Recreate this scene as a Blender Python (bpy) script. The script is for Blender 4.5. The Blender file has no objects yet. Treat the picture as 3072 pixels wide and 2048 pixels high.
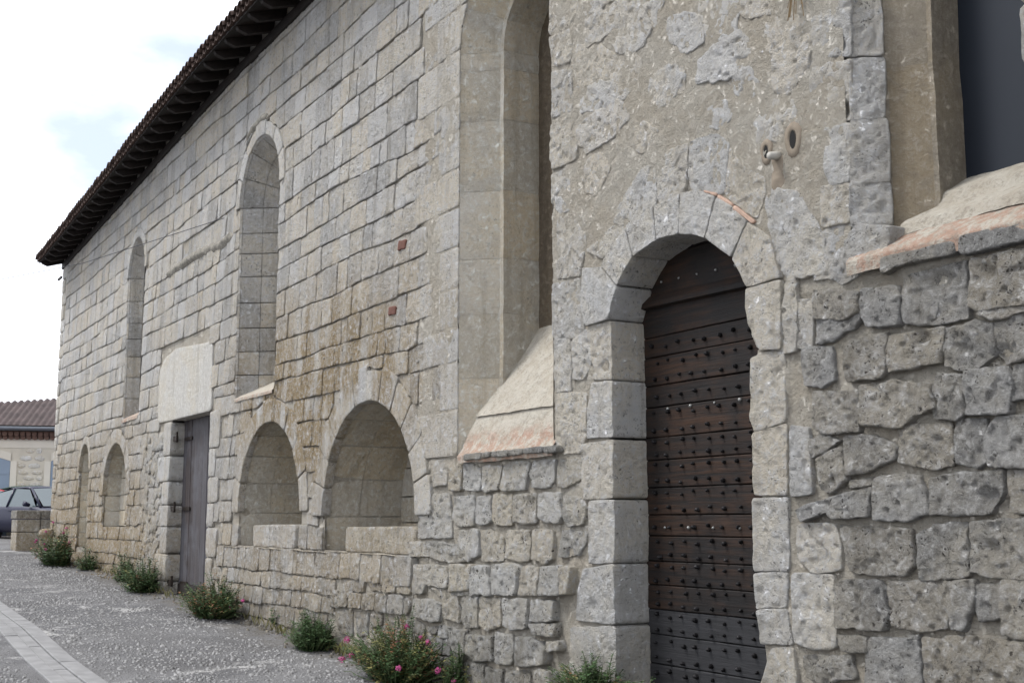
import bpy, math, random
import numpy as np
from mathutils import Vector, Matrix
random.seed(7); rng = np.random.default_rng(7)
S = bpy.context.scene; COL = S.collection
R = math.radians
# ---------------------------------------------------------------- camera
cd = bpy.data.cameras.new('camera'); cam = bpy.data.objects.new('camera', cd); COL.objects.link(cam)
cd.sensor_width = 36; cd.lens = 3800/3072*36; cd.clip_end = 600; cd.clip_start = .05
p_, r_, y_ = R(8.1), R(.05), R(29.6)
def _rot_axes():
    cp, sp = math.cos(p_), math.sin(p_)
    fw = np.array([0, sp, cp]); rt = np.array([1., 0, 0]); up = np.array([0, -cp, sp])
    wd = math.cos(y_)*fw - math.sin(y_)*rt; pd = math.cos(y_)*rt + math.sin(y_)*fw
    c, s = math.cos(r_), math.sin(r_); Q = np.array([[c, -s, 0], [s, c, 0], [0, 0, 1]])
    return np.stack([-(Q@wd), Q@pd, Q@up])
M3 = _rot_axes()                       # columns: image right, image down, view
m = Matrix([[M3[i][0], -M3[i][1], -M3[i][2]] for i in range(3)]).to_4x4()
m.translation = (0, -5.4, 1.6); cam.matrix_world = m
S.camera = cam
# ---------------------------------------------------------------- sky, sun, exposure
SUN_EL, SUN_AZ = 58, -128              # azimuth of the direction the light comes from, degrees from +X
W = bpy.data.worlds.new('World'); S.world = W; W.use_nodes = True
nt = W.node_tree; nt.nodes.clear(); N = nt.nodes.new; L = nt.links.new
out = N('ShaderNodeOutputWorld'); bg = N('ShaderNodeBackground'); sky = N('ShaderNodeTexSky')
sky.sky_type = 'NISHITA'; sky.sun_disc = False; sky.sun_elevation = R(SUN_EL); sky.sun_rotation = R(90-SUN_AZ)
sky.dust_density = 2.0
tc = N('ShaderNodeTexCoord'); mp = N('ShaderNodeMapping'); mp.inputs['Scale'].default_value = (1, 1, 2.2); mp.inputs['Location'].default_value = (.35, .1, .2)
nz = N('ShaderNodeTexNoise'); nz.inputs['Scale'].default_value = 2.6; nz.inputs['Detail'].default_value = 7; nz.inputs['Roughness'].default_value = .5
cr = N('ShaderNodeValToRGB'); cr.color_ramp.elements[0].position = .33; cr.color_ramp.elements[1].position = .45
cr.color_ramp.elements[0].color = (.0, .0, .0, 1); cr.color_ramp.elements[1].color = (1, 1, 1, 1)
mx = N('ShaderNodeMix'); mx.data_type = 'RGBA'; mx.inputs['B'].default_value = (10.1, 10.5, 11.4, 1)
cm = N('ShaderNodeMix'); cm.data_type = 'RGBA'; cm.inputs['Factor'].default_value = .70; cm.inputs['B'].default_value = (5.6, 6.2, 7.5, 1)
L(tc.outputs['Generated'], mp.inputs['Vector']); L(mp.outputs['Vector'], nz.inputs['Vector']); L(nz.outputs['Fac'], cr.inputs['Fac'])
L(sky.outputs['Color'], cm.inputs['A']); L(cm.outputs['Result'], mx.inputs['A']); L(cr.outputs['Color'], mx.inputs['Factor'])
L(mx.outputs['Result'], bg.inputs['Color']); bg.inputs['Strength'].default_value = .078; L(bg.outputs['Background'], out.inputs['Surface'])
sl = bpy.data.lights.new('sun', 'SUN'); sun = bpy.data.objects.new('sun', sl); COL.objects.link(sun)
sl.energy = 1.5; sl.angle = R(18); sl.color = (1, .98, .955)
az, el = R(SUN_AZ), R(SUN_EL)
d = Vector((math.cos(az)*math.cos(el), math.sin(az)*math.cos(el), math.sin(el)))
sun.rotation_euler = d.to_track_quat('Z', 'Y').to_euler()
vs = S.view_settings; vs.view_transform = 'Standard'; vs.look = 'None'; vs.gamma = 1; vs.use_curve_mapping = False; vs.exposure = 1.16
# ---------------------------------------------------------------- helpers
def hsh(i, j, k, s):
    n = (i*374761393 + j*668265263 + k*2147483647*3 + s*974634777) & 0xffffffff
    n = ((n ^ (n >> 13))*1274126177) & 0xffffffff
    return ((n ^ (n >> 16)) & 0xffff)/65535.
def vn(P, s=0):
    P = np.asarray(P, float); f0 = np.floor(P); f = P-f0; i = f0.astype(np.int64); f = f*f*(3-2*f); r = 0
    for a in (0, 1):
        for b in (0, 1):
            for c in (0, 1):
                w = (f[:, 0] if a else 1-f[:, 0])*(f[:, 1] if b else 1-f[:, 1])*(f[:, 2] if c else 1-f[:, 2])
                r = r + w*hsh(i[:, 0]+a, i[:, 1]+b, i[:, 2]+c, s)
    return r*2-1
def fbm(P, s=0, o=3):
    P = np.asarray(P, float); r = 0; a = 1; t = 0
    for k in range(o): r = r + a*vn(P*2**k+k*17.3, s+k); t += a; a *= .5
    return r/t
def n1(x, s=0): return float(vn(np.array([[x, s*7.7, 3.3]]), s)[0])
def mesh(name, V, F, mat, parent=None, smooth=True, tint=None, loc=None):
    me = bpy.data.meshes.new(name); me.from_pydata([tuple(v) for v in V] if not isinstance(V, np.ndarray) else V.tolist(), [], F)
    o = bpy.data.objects.new(name, me); COL.objects.link(o)
    if mat: me.materials.append(mat)
    if smooth: me.polygons.foreach_set('use_smooth', [True]*len(me.polygons))
    if tint is not None:
        a = me.attributes.new('tint', 'FLOAT', 'POINT')
        a.data.foreach_set('value', np.full(len(V), tint, np.float32) if np.isscalar(tint) else np.asarray(tint, np.float32))
    if parent is not None: o.parent = parent
    if loc: o.location = loc
    return o
class MB:                                # collects simple shapes into one mesh
    def __init__(s): s.V = []; s.F = []
    def add(s, V, F): b = len(s.V); s.V += [tuple(v) for v in V]; s.F += [tuple(i+b for i in f) for f in F]; return s
    def box(s, x0, x1, y0, y1, z0, z1, T=None):
        V = [(x, y, z) for x in (x0, x1) for y in (y0, y1) for z in (z0, z1)]
        if T: V = [T(v) for v in V]
        return s.add(V, [(0, 1, 3, 2), (4, 6, 7, 5), (0, 4, 5, 1), (2, 3, 7, 6), (0, 2, 6, 4), (1, 5, 7, 3)])
    def tube(s, P, r, n=6, cap=True):
        P = [Vector(p) for p in P]; rs = r if hasattr(r, '__len__') else [r]*len(P); V = []; F = []
        for i, p in enumerate(P):
            t = (P[min(i+1, len(P)-1)]-P[max(i-1, 0)]).normalized()
            a = t.cross(Vector((0, 0, 1)) if abs(t.z) < .9 else Vector((1, 0, 0))).normalized(); b = t.cross(a)
            for k in range(n):
                q = 2*math.pi*k/n; V.append(p+(a*math.cos(q)+b*math.sin(q))*rs[i])
        for i in range(len(P)-1):
            for k in range(n): F.append((i*n+k, i*n+(k+1) % n, (i+1)*n+(k+1) % n, (i+1)*n+k))
        if cap: F += [tuple(range(n))[::-1], tuple((len(P)-1)*n+k for k in range(n))]
        return s.add(V, F)
    def build(s, name, mat, parent=None, smooth=False, **k): return mesh(name, s.V, s.F, mat, parent, smooth, **k)
def tag(o, label=None, cat=None, group=None, kind=None):
    if label: o['label'] = label
    if cat: o['category'] = cat
    if group: o['group'] = group
    if kind: o['kind'] = kind
    return o
def empty(name, loc=(0, 0, 0), rz=0, parent=None):
    o = bpy.data.objects.new(name, None); COL.objects.link(o); o.location = loc; o.rotation_euler = (0, 0, rz)
    o.empty_display_size = .2
    if parent: o.parent = parent
    return o
# ---------------------------------------------------------------- materials
def newmat(name):
    m = bpy.data.materials.new(name); m.use_nodes = True; t = m.node_tree; b = t.nodes['Principled BSDF']
    return m, t, b
def simple(name, col, rough=.7, metal=0, var=.15, scale=8, bump=0, spec=.3):
    m, t, b = newmat(name); b.inputs['Roughness'].default_value = rough; b.inputs['Metallic'].default_value = metal
    b.inputs['Specular IOR Level'].default_value = spec
    g = t.nodes.new('ShaderNodeNewGeometry'); n = t.nodes.new('ShaderNodeTexNoise'); n.inputs['Scale'].default_value = scale; n.inputs['Detail'].default_value = 6
    t.links.new(g.outputs['Position'], n.inputs['Vector'])
    x = t.nodes.new('ShaderNodeMix'); x.data_type = 'RGBA'; c = np.array(col)
    x.inputs['A'].default_value = (*np.clip(c*(1-var*1.6), 0, 1), 1); x.inputs['B'].default_value = (*np.clip(c*(1+var*1.6), 0, 1), 1)
    t.links.new(n.outputs['Fac'], x.inputs['Factor']); t.links.new(x.outputs['Result'], b.inputs['Base Color'])
    if bump:
        u = t.nodes.new('ShaderNodeBump'); u.inputs['Strength'].default_value = bump; u.inputs['Distance'].default_value = .01
        t.links.new(n.outputs['Fac'], u.inputs['Height']); t.links.new(u.outputs['Normal'], b.inputs['Normal'])
    return m
class G:                                 # small node-graph helper
    def __init__(s, t): s.t = t
    def n(s, k, **kw):
        o = s.t.nodes.new('ShaderNode'+k)
        for a, v in kw.items(): setattr(o, a, v)
        return o
    def l(s, a, b): s.t.links.new(a, b)
    def noise(s, vec, sc, det=5, ro=.55, dist=0):
        o = s.n('TexNoise'); o.inputs['Scale'].default_value = sc; o.inputs['Detail'].default_value = det; o.inputs['Roughness'].default_value = ro
        o.inputs['Distortion'].default_value = dist; s.l(vec, o.inputs['Vector']); return o.outputs['Fac']
    def vor(s, vec, sc, feat='F1', rnd=1):
        o = s.n('TexVoronoi', feature=feat); o.inputs['Scale'].default_value = sc; o.inputs['Randomness'].default_value = rnd; s.l(vec, o.inputs['Vector']); return o
    def rng(s, v, a, b, c=0, d=1, smooth=True):
        o = s.n('MapRange', interpolation_type='SMOOTHSTEP' if smooth else 'LINEAR'); s.l(v, o.inputs['Value'])
        for k, x in zip(('From Min', 'From Max', 'To Min', 'To Max'), (a, b, c, d)): o.inputs[k].default_value = x
        return o.outputs['Result']
    def m(s, op, a, b=None, c=None):
        o = s.n('Math', operation=op)
        for i, v in enumerate((a, b, c)):
            if v is None: continue
            if isinstance(v, (int, float)): o.inputs[i].default_value = v
            else: s.l(v, o.inputs[i])
        return o.outputs[0]
    def mix(s, f, a, b, mode='MIX'):
        o = s.n('Mix', data_type='RGBA', blend_type=mode)
        for k, v in (('Factor', f), ('A', a), ('B', b)):
            if isinstance(v, (int, float)): o.inputs[k].default_value = v
            elif isinstance(v, tuple): o.inputs[k].default_value = (*v, 1)
            else: s.l(v, o.inputs[k])
        return o.outputs['Result']
def stone_mat(name, light, dark, pit=1.0, lichen=.5, ochre=True, grime=.35, bumpd=.012, pits_sc=38):
    m, t, b = newmat(name); g = G(t); geo = g.n('NewGeometry'); P = geo.outputs['Position']
    at = g.n('Attribute', attribute_name='tint'); T = at.outputs['Fac']
    sx = g.n('SeparateXYZ'); g.l(P, sx.inputs['Vector'])
    big = g.noise(P, 1.3, 5, .6, .6); med = g.noise(P, 9, 6, .65); fine = g.noise(P, 60, 5, .7)
    c = g.mix(g.rng(T, 0, 1), dark, light); wn = g.n('TexWhiteNoise', noise_dimensions='1D'); g.l(T, wn.inputs['W']); c = g.mix(g.m('MULTIPLY', g.rng(wn.outputs['Value'], .55, 1), .8), c, tuple(np.array(light)*np.array((1.0, .89, .71))))
    c = g.mix(g.m('MULTIPLY', g.rng(big, .42, .66), .8), c, tuple(np.array(light)*np.array((1.0, .93, .80))))
    c = g.mix(g.m('MULTIPLY', g.rng(med, .45, .75), .5), c, tuple(np.array(light)*np.array((.74, .74, .76))))
    c = g.mix(g.m('MULTIPLY', g.rng(fine, .5, .7), .22), c, tuple(np.array(light)*1.12))
    if ochre:                            # rain-washed ochre stain down the wall between the window and the big arch
        zx = g.m('SUBTRACT', 1, g.m('MINIMUM', 1, g.m('ABSOLUTE', g.m('DIVIDE', g.m('SUBTRACT', sx.outputs['X'], -14.4), 4.2))))
        zz = g.m('SUBTRACT', 1, g.m('MINIMUM', 1, g.m('ABSOLUTE', g.m('DIVIDE', g.m('SUBTRACT', sx.outputs['Z'], 3.15), 1.6))))
        mp2 = g.n('Mapping'); mp2.inputs['Scale'].default_value = (1, 1, .45); g.l(P, mp2.inputs['Vector'])
        msk = g.m('MULTIPLY', g.m('MULTIPLY', zx, zz), g.rng(g.noise(mp2.outputs['Vector'], 2.0, 5, .6), .34, .60))
        lowz = g.m('MULTIPLY', g.rng(sx.outputs['Z'], 2.6, .9), g.rng(sx.outputs['X'], -10.5, -12.5))
        lowz = g.m('MULTIPLY', lowz, g.rng(g.noise(P, 3, 5, .7), .32, .58, 0, .62))
        farb = g.m('MULTIPLY', g.m('MULTIPLY', g.rng(sx.outputs['Z'], 4.6, 2.2), g.rng(sx.outputs['X'], -31.45, -31.38)), g.rng(sx.outputs['X'], -21, -24))
        farb = g.m('MULTIPLY', farb, g.rng(g.noise(P, 1.7, 5, .7), .28, .58, 0, .8))
        k = g.m('MINIMUM', 1, g.m('ADD', g.m('MULTIPLY', msk, 2.3), g.m('ADD', lowz, farb)))
        c = g.mix(g.m('MULTIPLY', k, .95), c, (.40, .30, .17))
        dk = g.m('MULTIPLY', g.rng(msk, .30, .7), g.rng(g.noise(mp2.outputs['Vector'], 5, 6, .7), .52, .64))
        c = g.mix(g.m('MULTIPLY', dk, .55), c, (.15, .125, .085))
    mo = g.noise(P, 16, 10, .82, .3); mo2 = g.noise(P, 5, 9, .78, .5)
    c = g.mix(g.m('MULTIPLY', g.rng(mo, .55, .64), grime*1.1), c, tuple(np.array(dark)*.36))
    c = g.mix(g.m('MULTIPLY', g.rng(mo, .52, .40), .7), c, tuple(np.minimum(np.array(light)*1.25, .70)))
    c = g.mix(g.m('MULTIPLY', g.rng(mo2, .56, .68), .30), c, tuple(np.array(dark)*.6))
    mp3 = g.n('Mapping'); mp3.inputs['Scale'].default_value = (3.2, 3.2, .22); g.l(P, mp3.inputs['Vector'])
    c = g.mix(g.m('MULTIPLY', g.rng(g.noise(mp3.outputs[0], 1.3, 7, .7), .50, .68), .42), c, tuple(np.array(dark)*np.array((.72, .66, .56))))
    # patchy darker grey-brown towards the foot of the wall
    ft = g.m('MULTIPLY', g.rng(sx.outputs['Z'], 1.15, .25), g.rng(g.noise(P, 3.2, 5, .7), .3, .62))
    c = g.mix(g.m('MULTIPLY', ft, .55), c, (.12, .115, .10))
    lic = g.m('MULTIPLY', g.rng(g.noise(P, 22, 6, .75), .56, .68), g.rng(big, .42, .6))
    c = g.mix(g.m('MULTIPLY', lic, lichen), c, (.13, .135, .13))
    # open pores and chipped holes
    nd = g.n('TexNoise'); nd.inputs['Scale'].default_value = 30; nd.inputs['Detail'].default_value = 4; g.l(P, nd.inputs['Vector'])
    vs1 = g.n('VectorMath', operation='SCALE'); vs1.inputs['Scale'].default_value = .055; g.l(nd.outputs['Color'], vs1.inputs[0]); va1 = g.n('VectorMath', operation='ADD'); g.l(P, va1.inputs[0]); g.l(vs1.outputs[0], va1.inputs[1]); PD = va1.outputs[0]
    v1 = g.vor(PD, pits_sc).outputs['Distance']; v2 = g.vor(PD, pits_sc*.5).outputs['Distance']
    wob = g.noise(P, 18, 3, .6)
    p1 = g.m('MULTIPLY', g.rng(v1, .14, .32, 1, 0), g.rng(g.noise(P, 4.5, 4, .65), .50, .60)); p2 = g.m('MULTIPLY', g.rng(v2, .10, .25, 1, 0), g.rng(g.noise(P, 3.3, 4, .65), .52, .62))
    pits = g.m('MINIMUM', 1, g.m('ADD', p1, p2))
    c = g.mix(g.m('MINIMUM', .92, g.m('MULTIPLY', pits, grime*pit*1.05)), c, (.075, .066, .056))
    g.l(c, b.inputs['Base Color']); b.inputs['Roughness'].default_value = .92; b.inputs['Specular IOR Level'].default_value = .15
    h = g.m('ADD', g.m('MULTIPLY', med, .9), g.m('MULTIPLY', fine, .45)); h = g.m('SUBTRACT', h, g.m('MULTIPLY', g.rng(mo, .40, .62, 0, 1, False), 1.3))
    h = g.m('SUBTRACT', h, g.m('MULTIPLY', pits, 1.0*pit))
    u = g.n('Bump'); u.inputs['Strength'].default_value = 1; u.inputs['Distance'].default_value = bumpd; g.l(h, u.inputs['Height']); g.l(u.outputs['Normal'], b.inputs['Normal'])
    return m
M_ash = stone_mat('ashlar limestone', (.74, .72, .68), (.42, .405, .375), 1.1, .4, grime=.45, bumpd=.026, pits_sc=24)
M_rub = stone_mat('weathered shade-toned rubble limestone', (.54, .53, .51), (.31, .302, .285), 1.1, .55, grime=.75, bumpd=.05, pits_sc=34)  # weathered grey, with the narrow street's shade also put into the colour
M_dress = stone_mat('dressed limestone', (.75, .735, .70), (.54, .525, .495), 1.0, .25, grime=.6, bumpd=.024, pits_sc=40)
M_rev = stone_mat('smooth reveal limestone', (.66, .61, .52), (.46, .42, .345), .35, .5, ochre=False, grime=.3, bumpd=.012, pits_sc=24)
M_rubl = stone_mat('pale pitted rubble', (.70, .68, .63), (.45, .43, .385), 1.2, .45, grime=.85, bumpd=.036, pits_sc=38)
M_revd = stone_mat('brown rendered reveal', (.46, .41, .335), (.34, .30, .24), .3, .3, ochre=False, grime=.3, bumpd=.012, pits_sc=24)
M_lint = stone_mat('pale lintel stone', (.57, .555, .52), (.46, .445, .41), .35, .1, ochre=False, grime=.2, bumpd=.010, pits_sc=26)
M_lint2 = stone_mat('white embedded stone', (.78, .76, .72), (.62, .60, .56), .9, .05, ochre=False, grime=.42, bumpd=.025, pits_sc=34)
def mortar_mat():
    m, t, b = newmat('lime mortar'); g = G(t); geo = g.n('NewGeometry'); P = geo.outputs['Position']
    a = g.noise(P, 2, 6, .65, .4); f = g.noise(P, 45, 6, .75); k = g.noise(P, 11, 5, .7)
    c = g.mix(g.rng(a, .35, .65), (.565, .505, .41), (.63, .585, .50)); c = g.mix(g.m('MULTIPLY', g.rng(f, .5, .7), .4), c, (.28, .24, .18)); mo = g.noise(P, 12, 10, .8, .4)
    c = g.mix(g.m('MULTIPLY', g.rng(mo, .54, .64), .5), c, (.20, .17, .13)); c = g.mix(g.m('MULTIPLY', g.rng(mo, .5, .38), .6), c, (.56, .53, .47))
    c = g.mix(g.m('MULTIPLY', g.rng(k, .55, .7), .4), c, (.42, .40, .35))
    v = g.vor(P, 45).outputs['Distance']; pits = g.m('MULTIPLY', g.rng(v, .06, .25, 1, 0), g.rng(k, .48, .56))
    c = g.mix(g.m('MULTIPLY', pits, .6), c, (.10, .08, .06))
    g.l(c, b.inputs['Base Color']); b.inputs['Roughness'].default_value = .95; b.inputs['Specular IOR Level'].default_value = .1
    h = g.m('SUBTRACT', g.m('ADD', g.m('MULTIPLY', k, 1.2), g.m('MULTIPLY', f, .55)), g.m('ADD', pits, g.m('MULTIPLY', g.rng(mo, .4, .62), 1.2)))
    u = g.n('Bump'); u.inputs['Strength'].default_value = 1; u.inputs['Distance'].default_value = .026; g.l(h, u.inputs['Height']); g.l(u.outputs['Normal'], b.inputs['Normal'])
    return m
M_mort = mortar_mat()
def sill_mat():
    m, t, b = newmat('sill render'); g = G(t); geo = g.n('NewGeometry'); P = geo.outputs['Position']
    at = g.n('Attribute', attribute_name='tint'); T = at.outputs['Fac']
    a = g.noise(P, 6, 6, .7); f = g.noise(P, 40, 5, .7)
    c = g.mix(g.rng(a, .35, .65), (.40, .355, .285), (.48, .445, .375))
    c = g.mix(g.m('MULTIPLY', g.m('MULTIPLY', T, .8), g.rng(g.noise(P, 11, 9, .8), .42, .58)), c, (.36, .20, .135)); mo = g.noise(P, 14, 10, .8)
    c = g.mix(g.m('MULTIPLY', g.rng(mo, .5, .63), .55), c, (.22, .19, .15))
    c = g.mix(g.m('MULTIPLY', g.rng(f, .52, .66), .4), c, (.2, .18, .15))
    g.l(c, b.inputs['Base Color']); b.inputs['Roughness'].default_value = .95
    u = g.n('Bump'); u.inputs['Strength'].default_value = 1; u.inputs['Distance'].default_value = .03; g.l(g.m('ADD', a, g.m('SUBTRACT', g.m('MULTIPLY', f, .6), mo)), u.inputs['Height']); g.l(u.outputs['Normal'], b.inputs['Normal'])
    return m
M_sill = sill_mat()
def wood_mat(name, c1, c2, c3, vertical, stain=0):
    m, t, b = newmat(name); g = G(t); geo = g.n('NewGeometry'); P = geo.outputs['Position']
    at = g.n('Attribute', attribute_name='tint'); T = at.outputs['Fac']
    mp = g.n('Mapping'); mp.inputs['Scale'].default_value = (14, 14, .6) if vertical else (.8, 14, 16); g.l(P, mp.inputs['Vector'])
    cb = g.n('CombineXYZ'); g.l(g.m('MULTIPLY', T, 37.7), cb.inputs[1]); va = g.n('VectorMath', operation='ADD'); g.l(mp.outputs[0], va.inputs[0]); g.l(cb.outputs[0], va.inputs[1])
    a = g.noise(va.outputs[0], 1.6, 7, .65, .6); f = g.noise(va.outputs[0], 6, 5, .7)
    big = g.noise(P, 2.2, 4, .6)
    c = g.mix(g.rng(a, .32, .68), c1, c2); c = g.mix(g.m('MULTIPLY', g.rng(big, .42, .66), .8), c, c3)
    c = g.mix(g.m('MULTIPLY', g.rng(T, .3, 1), .5), c, c3)
    c = g.mix(g.m('MULTIPLY', g.rng(f, .52, .7), .5), c, tuple(np.array(c1)*.35))
    g.l(c, b.inputs['Base Color']); b.inputs['Roughness'].default_value = .72; b.inputs['Specular IOR Level'].default_value = .3
    u = g.n('Bump'); u.inputs['Strength'].default_value = 1; u.inputs['Distance'].default_value = .006; g.l(g.m('ADD', a, g.m('MULTIPLY', f, .5)), u.inputs['Height']); g.l(u.outputs['Normal'], b.inputs['Normal'])
    return m
M_oak = wood_mat('old dark oak', (.0045, .003, .0025), (.036, .016, .007), (.005, .0042, .004), False)
M_oakg = wood_mat('grey weathered oak', (.014, .014, .0145), (.030, .029, .031), (.022, .022, .024), False)
M_plank = wood_mat('silvered plank', (.020, .015, .014), (.060, .046, .043), (.085, .083, .092), True)
M_damp = wood_mat('damp plank', (.014, .011, .010), (.032, .023, .019), (.026, .021, .018), True)
M_raft = wood_mat('eaves timber', (.008, .006, .005), (.020, .013, .010), (.012, .009, .008), False)
M_iron = simple('rusty iron', (.035, .027, .022), .6, .6, .4, 30, .4)
M_stud = simple('iron stud', (.018, .017, .018), .5, .7, .3, 40, .2)
M_studw = simple('worn bright stud', (.26, .26, .25), .45, .6, .2, 40)
M_hole = simple('near-black backing and hole shade', (.015, .014, .013), 1)
M_tile = simple('roof tile clay', (.060, .038, .030), .9, 0, .5, 5, .5)
M_tile2 = simple('far roof tile clay', (.062, .045, .042), .9, 0, .55, 1.6, .3)
M_brick = simple('red brick', (.12, .055, .04), .9, 0, .3, 25, .6)
M_pbrick = simple('pale orange tile', (.36, .25, .19), .9, 0, .3, 25, .6)
M_lich = simple('lichened rough stone', (.20, .185, .155), .95, 0, .6, 18, 1)
M_board = simple('dark blue-grey panel', (.010, .0135, .020), .45, 0, .12, 1.5)
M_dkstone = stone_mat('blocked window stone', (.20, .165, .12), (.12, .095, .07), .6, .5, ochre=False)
M_cement = simple('grey cement pointing', (.30, .295, .285), .95, 0, .12, 25, .4)
M_gutter = simple('pale channel stone', (.20, .197, .195), .85, 0, .3, 5, .7)
def ground_mat():
    m, t, b = newmat('pebbled street concrete'); g = G(t); geo = g.n('NewGeometry'); P = geo.outputs['Position']
    sx = g.n('SeparateXYZ'); g.l(P, sx.inputs['Vector'])
    v = g.vor(P, 26); v2 = g.vor(P, 60); a = g.noise(P, .9, 6, .65, .5); f = g.noise(P, 60, 5, .7)
    peb = g.rng(v.outputs['Distance'], .12, .42, 1, 0); bw = g.n('RGBToBW'); g.l(v.outputs['Color'], bw.inputs[0])
    a3 = g.noise(P, .45, 5, .65, .8); base = g.mix(g.rng(a, .35, .65), (.10, .098, .10), (.16, .157, .157))
    pc = g.mix(g.rng(bw.outputs[0], .2, .8), (.11, .105, .10), (.33, .325, .315))
    c = g.mix(g.m('MULTIPLY', peb, g.rng(g.noise(P, 8, 3, .6), .4, .55)), base, pc)
    pt = g.m('MULTIPLY', g.rng(g.noise(P, 1.1, 6, .75, .4), .55, .64), .75)      # patches of spilt pale mortar
    c = g.mix(pt, c, (.42, .41, .395))
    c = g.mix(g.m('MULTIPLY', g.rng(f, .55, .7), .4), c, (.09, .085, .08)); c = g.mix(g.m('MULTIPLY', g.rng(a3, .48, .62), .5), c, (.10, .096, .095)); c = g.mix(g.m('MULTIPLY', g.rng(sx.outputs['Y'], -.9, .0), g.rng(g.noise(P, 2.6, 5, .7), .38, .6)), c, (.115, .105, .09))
    g.l(c, b.inputs['Base Color']); b.inputs['Roughness'].default_value = .9; b.inputs['Specular IOR Level'].default_value = .25
    h = g.m('ADD', g.m('MULTIPLY', peb, .8), g.m('MULTIPLY', f, .4)); h = g.m('ADD', h, g.m('MULTIPLY', g.rng(v2.outputs['Distance'], .1, .5, 1, 0), .3))
    u = g.n('Bump'); u.inputs['Strength'].default_value = 1; u.inputs['Distance'].default_value = .02; g.l(h, u.inputs['Height']); g.l(u.outputs['Normal'], b.inputs['Normal'])
    return m
M_ground = ground_mat()
M_peb = simple('river pebble', (.215, .21, .205), .75, 0, .6, 9, .2)
M_leaf = simple('valerian leaf', (.038, .075, .024), .6, 0, .45, 9)
M_leafy = simple('yellowing leaf', (.16, .15, .05), .65, 0, .4, 9)
M_leafr = simple('russet leaf', (.17, .075, .035), .65, 0, .4, 9)
M_stem = simple('green stem', (.09, .12, .05), .7)
M_dry = simple('dry stem', (.22, .16, .09), .8)
M_pink = simple('pink valerian flower', (.42, .07, .20), .7, 0, .25, 30)
# ---------------------------------------------------------------- ground
GX = [-160, -60, -36, -31, -27, -23.9, -20.4, -18.4, -16.5, -13.9, -10.95, -7, -3, 40]
GZ = [1.3, 1.15, 1.12, .90, .69, .58, .41, .36, .32, .19, .12, .04, -.02, -.3]
def gz(x): return np.interp(x, GX, GZ)
xs = np.concatenate([np.linspace(-160, -45, 24), np.arange(-44, -4, .075), np.linspace(-3.9, 40, 16)])
ys = np.concatenate([np.linspace(-70, -6.2, 10), np.arange(-6, .9, .075), np.linspace(1.2, 90, 14)])
X, Y = np.meshgrid(xs, ys, indexing='ij'); P = np.stack([X.ravel(), Y.ravel(), 0*X.ravel()], 1)
Z = gz(P[:, 0]) + np.where(abs(P[:, 0]) < 45, .010*fbm(P*[1.3, 1.3, 1], 5, 3)+.006*fbm(P*[9, 9, 1], 6, 2), 0)
Z += .04*np.clip(1-abs(P[:, 1]+.05)/.5, 0, 1)*(P[:, 0] > -31)*(.6+.6*fbm(P*[1.5, 1.5, 1], 8))
inch = (P[:, 1] < -2.70-.0)*(P[:, 1] > -3.30)
P[:, 2] = Z
nx, ny = len(xs), len(ys)
I = np.arange((nx-1)*(ny-1)); a = (I//(ny-1))*ny+I % (ny-1)
F = np.stack([a, a+ny, a+ny+1, a+1], 1).tolist()
tag(mesh('street_ground', P, F, M_ground), 'grey pebbled street surface running along the building', kind='structure')
# pebbles that stand out of the street surface
n = 17000; px = rng.uniform(-30, -8.5, n); py = rng.uniform(-4.6, .02, n); keep = ~((py < -2.66) & (py > -3.34)); px, py = px[keep], py[keep]
V = []; F = []
for i in range(len(px)):
    r = random.uniform(.008, .026)*(1 if random.random() < .93 else 1.7); zz = gz(px[i]); e = random.uniform(.5, 1); q0 = random.random()*6; b = len(V)
    ca, sa = math.cos(q0), math.sin(q0)
    for k in range(6):
        u, w = math.cos(k*1.047)*r, math.sin(k*1.047)*r*e; V.append((px[i]+u*ca-w*sa, py[i]+u*sa+w*ca, zz-.012))
    for k in range(6):
        u, w = math.cos(k*1.047)*r*.7, math.sin(k*1.047)*r*e*.7; V.append((px[i]+u*ca-w*sa, py[i]+u*sa+w*ca, zz+r*.42))
    F += [(b+k, b+(k+1) % 6, b+6+(k+1) % 6, b+6+k) for k in range(6)]+[tuple(b+6+k for k in range(6))]
tag(mesh('pebbles', V, F, M_peb), 'small pale pebbles set in the street surface', 'gravel', kind='stuff')
# drainage channel of three rows of slabs
gut = tag(empty('drainage_channel', (-20, -2.95, float(gz(-20)))), kind='structure')
gut_y = lambda x: -2.77-.027*(-12-x)*-1 if False else -2.77+.028*(-12-x)
for row, (y0, y1, dz, dl) in enumerate(((0, -.175, .012, 1.0), (-.182, -.308, .002, .9), (-.315, -.46, .012, .95))):
    x = -42.
    while x < -7:
        ln = dl*random.uniform(.75, 1.15); b = MB(); xe = x+ln-.012; nn = 4; V = []; F = []
        h = random.uniform(-.003, .003)
        for k in range(nn+1):
            xx = x+(xe-x)*k/nn; zz = gz(xx)+dz+.012+h; yy = gut_y(xx)
            t0 = .006
            V += [(xx, yy+y1, zz-.08), (xx, yy+y1, zz-t0), (xx, yy+y1+t0, zz), (xx, yy+y0-t0, zz), (xx, yy+y0, zz-t0), (xx, yy+y0, zz-.08)]
            if k:
                o = (k-1)*6; F += [(o+j, o+6+j, o+7+j, o+1+j) for j in range(5)]
        F += [(0, 1, 2, 3, 4, 5), tuple(nn*6+j for j in (5, 4, 3, 2, 1, 0))]
        ob = mesh('channel_slab', V, F, M_gutter, gut, False); ob.matrix_parent_inverse = Matrix.Translation(gut.location).inverted()
        x += ln
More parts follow.
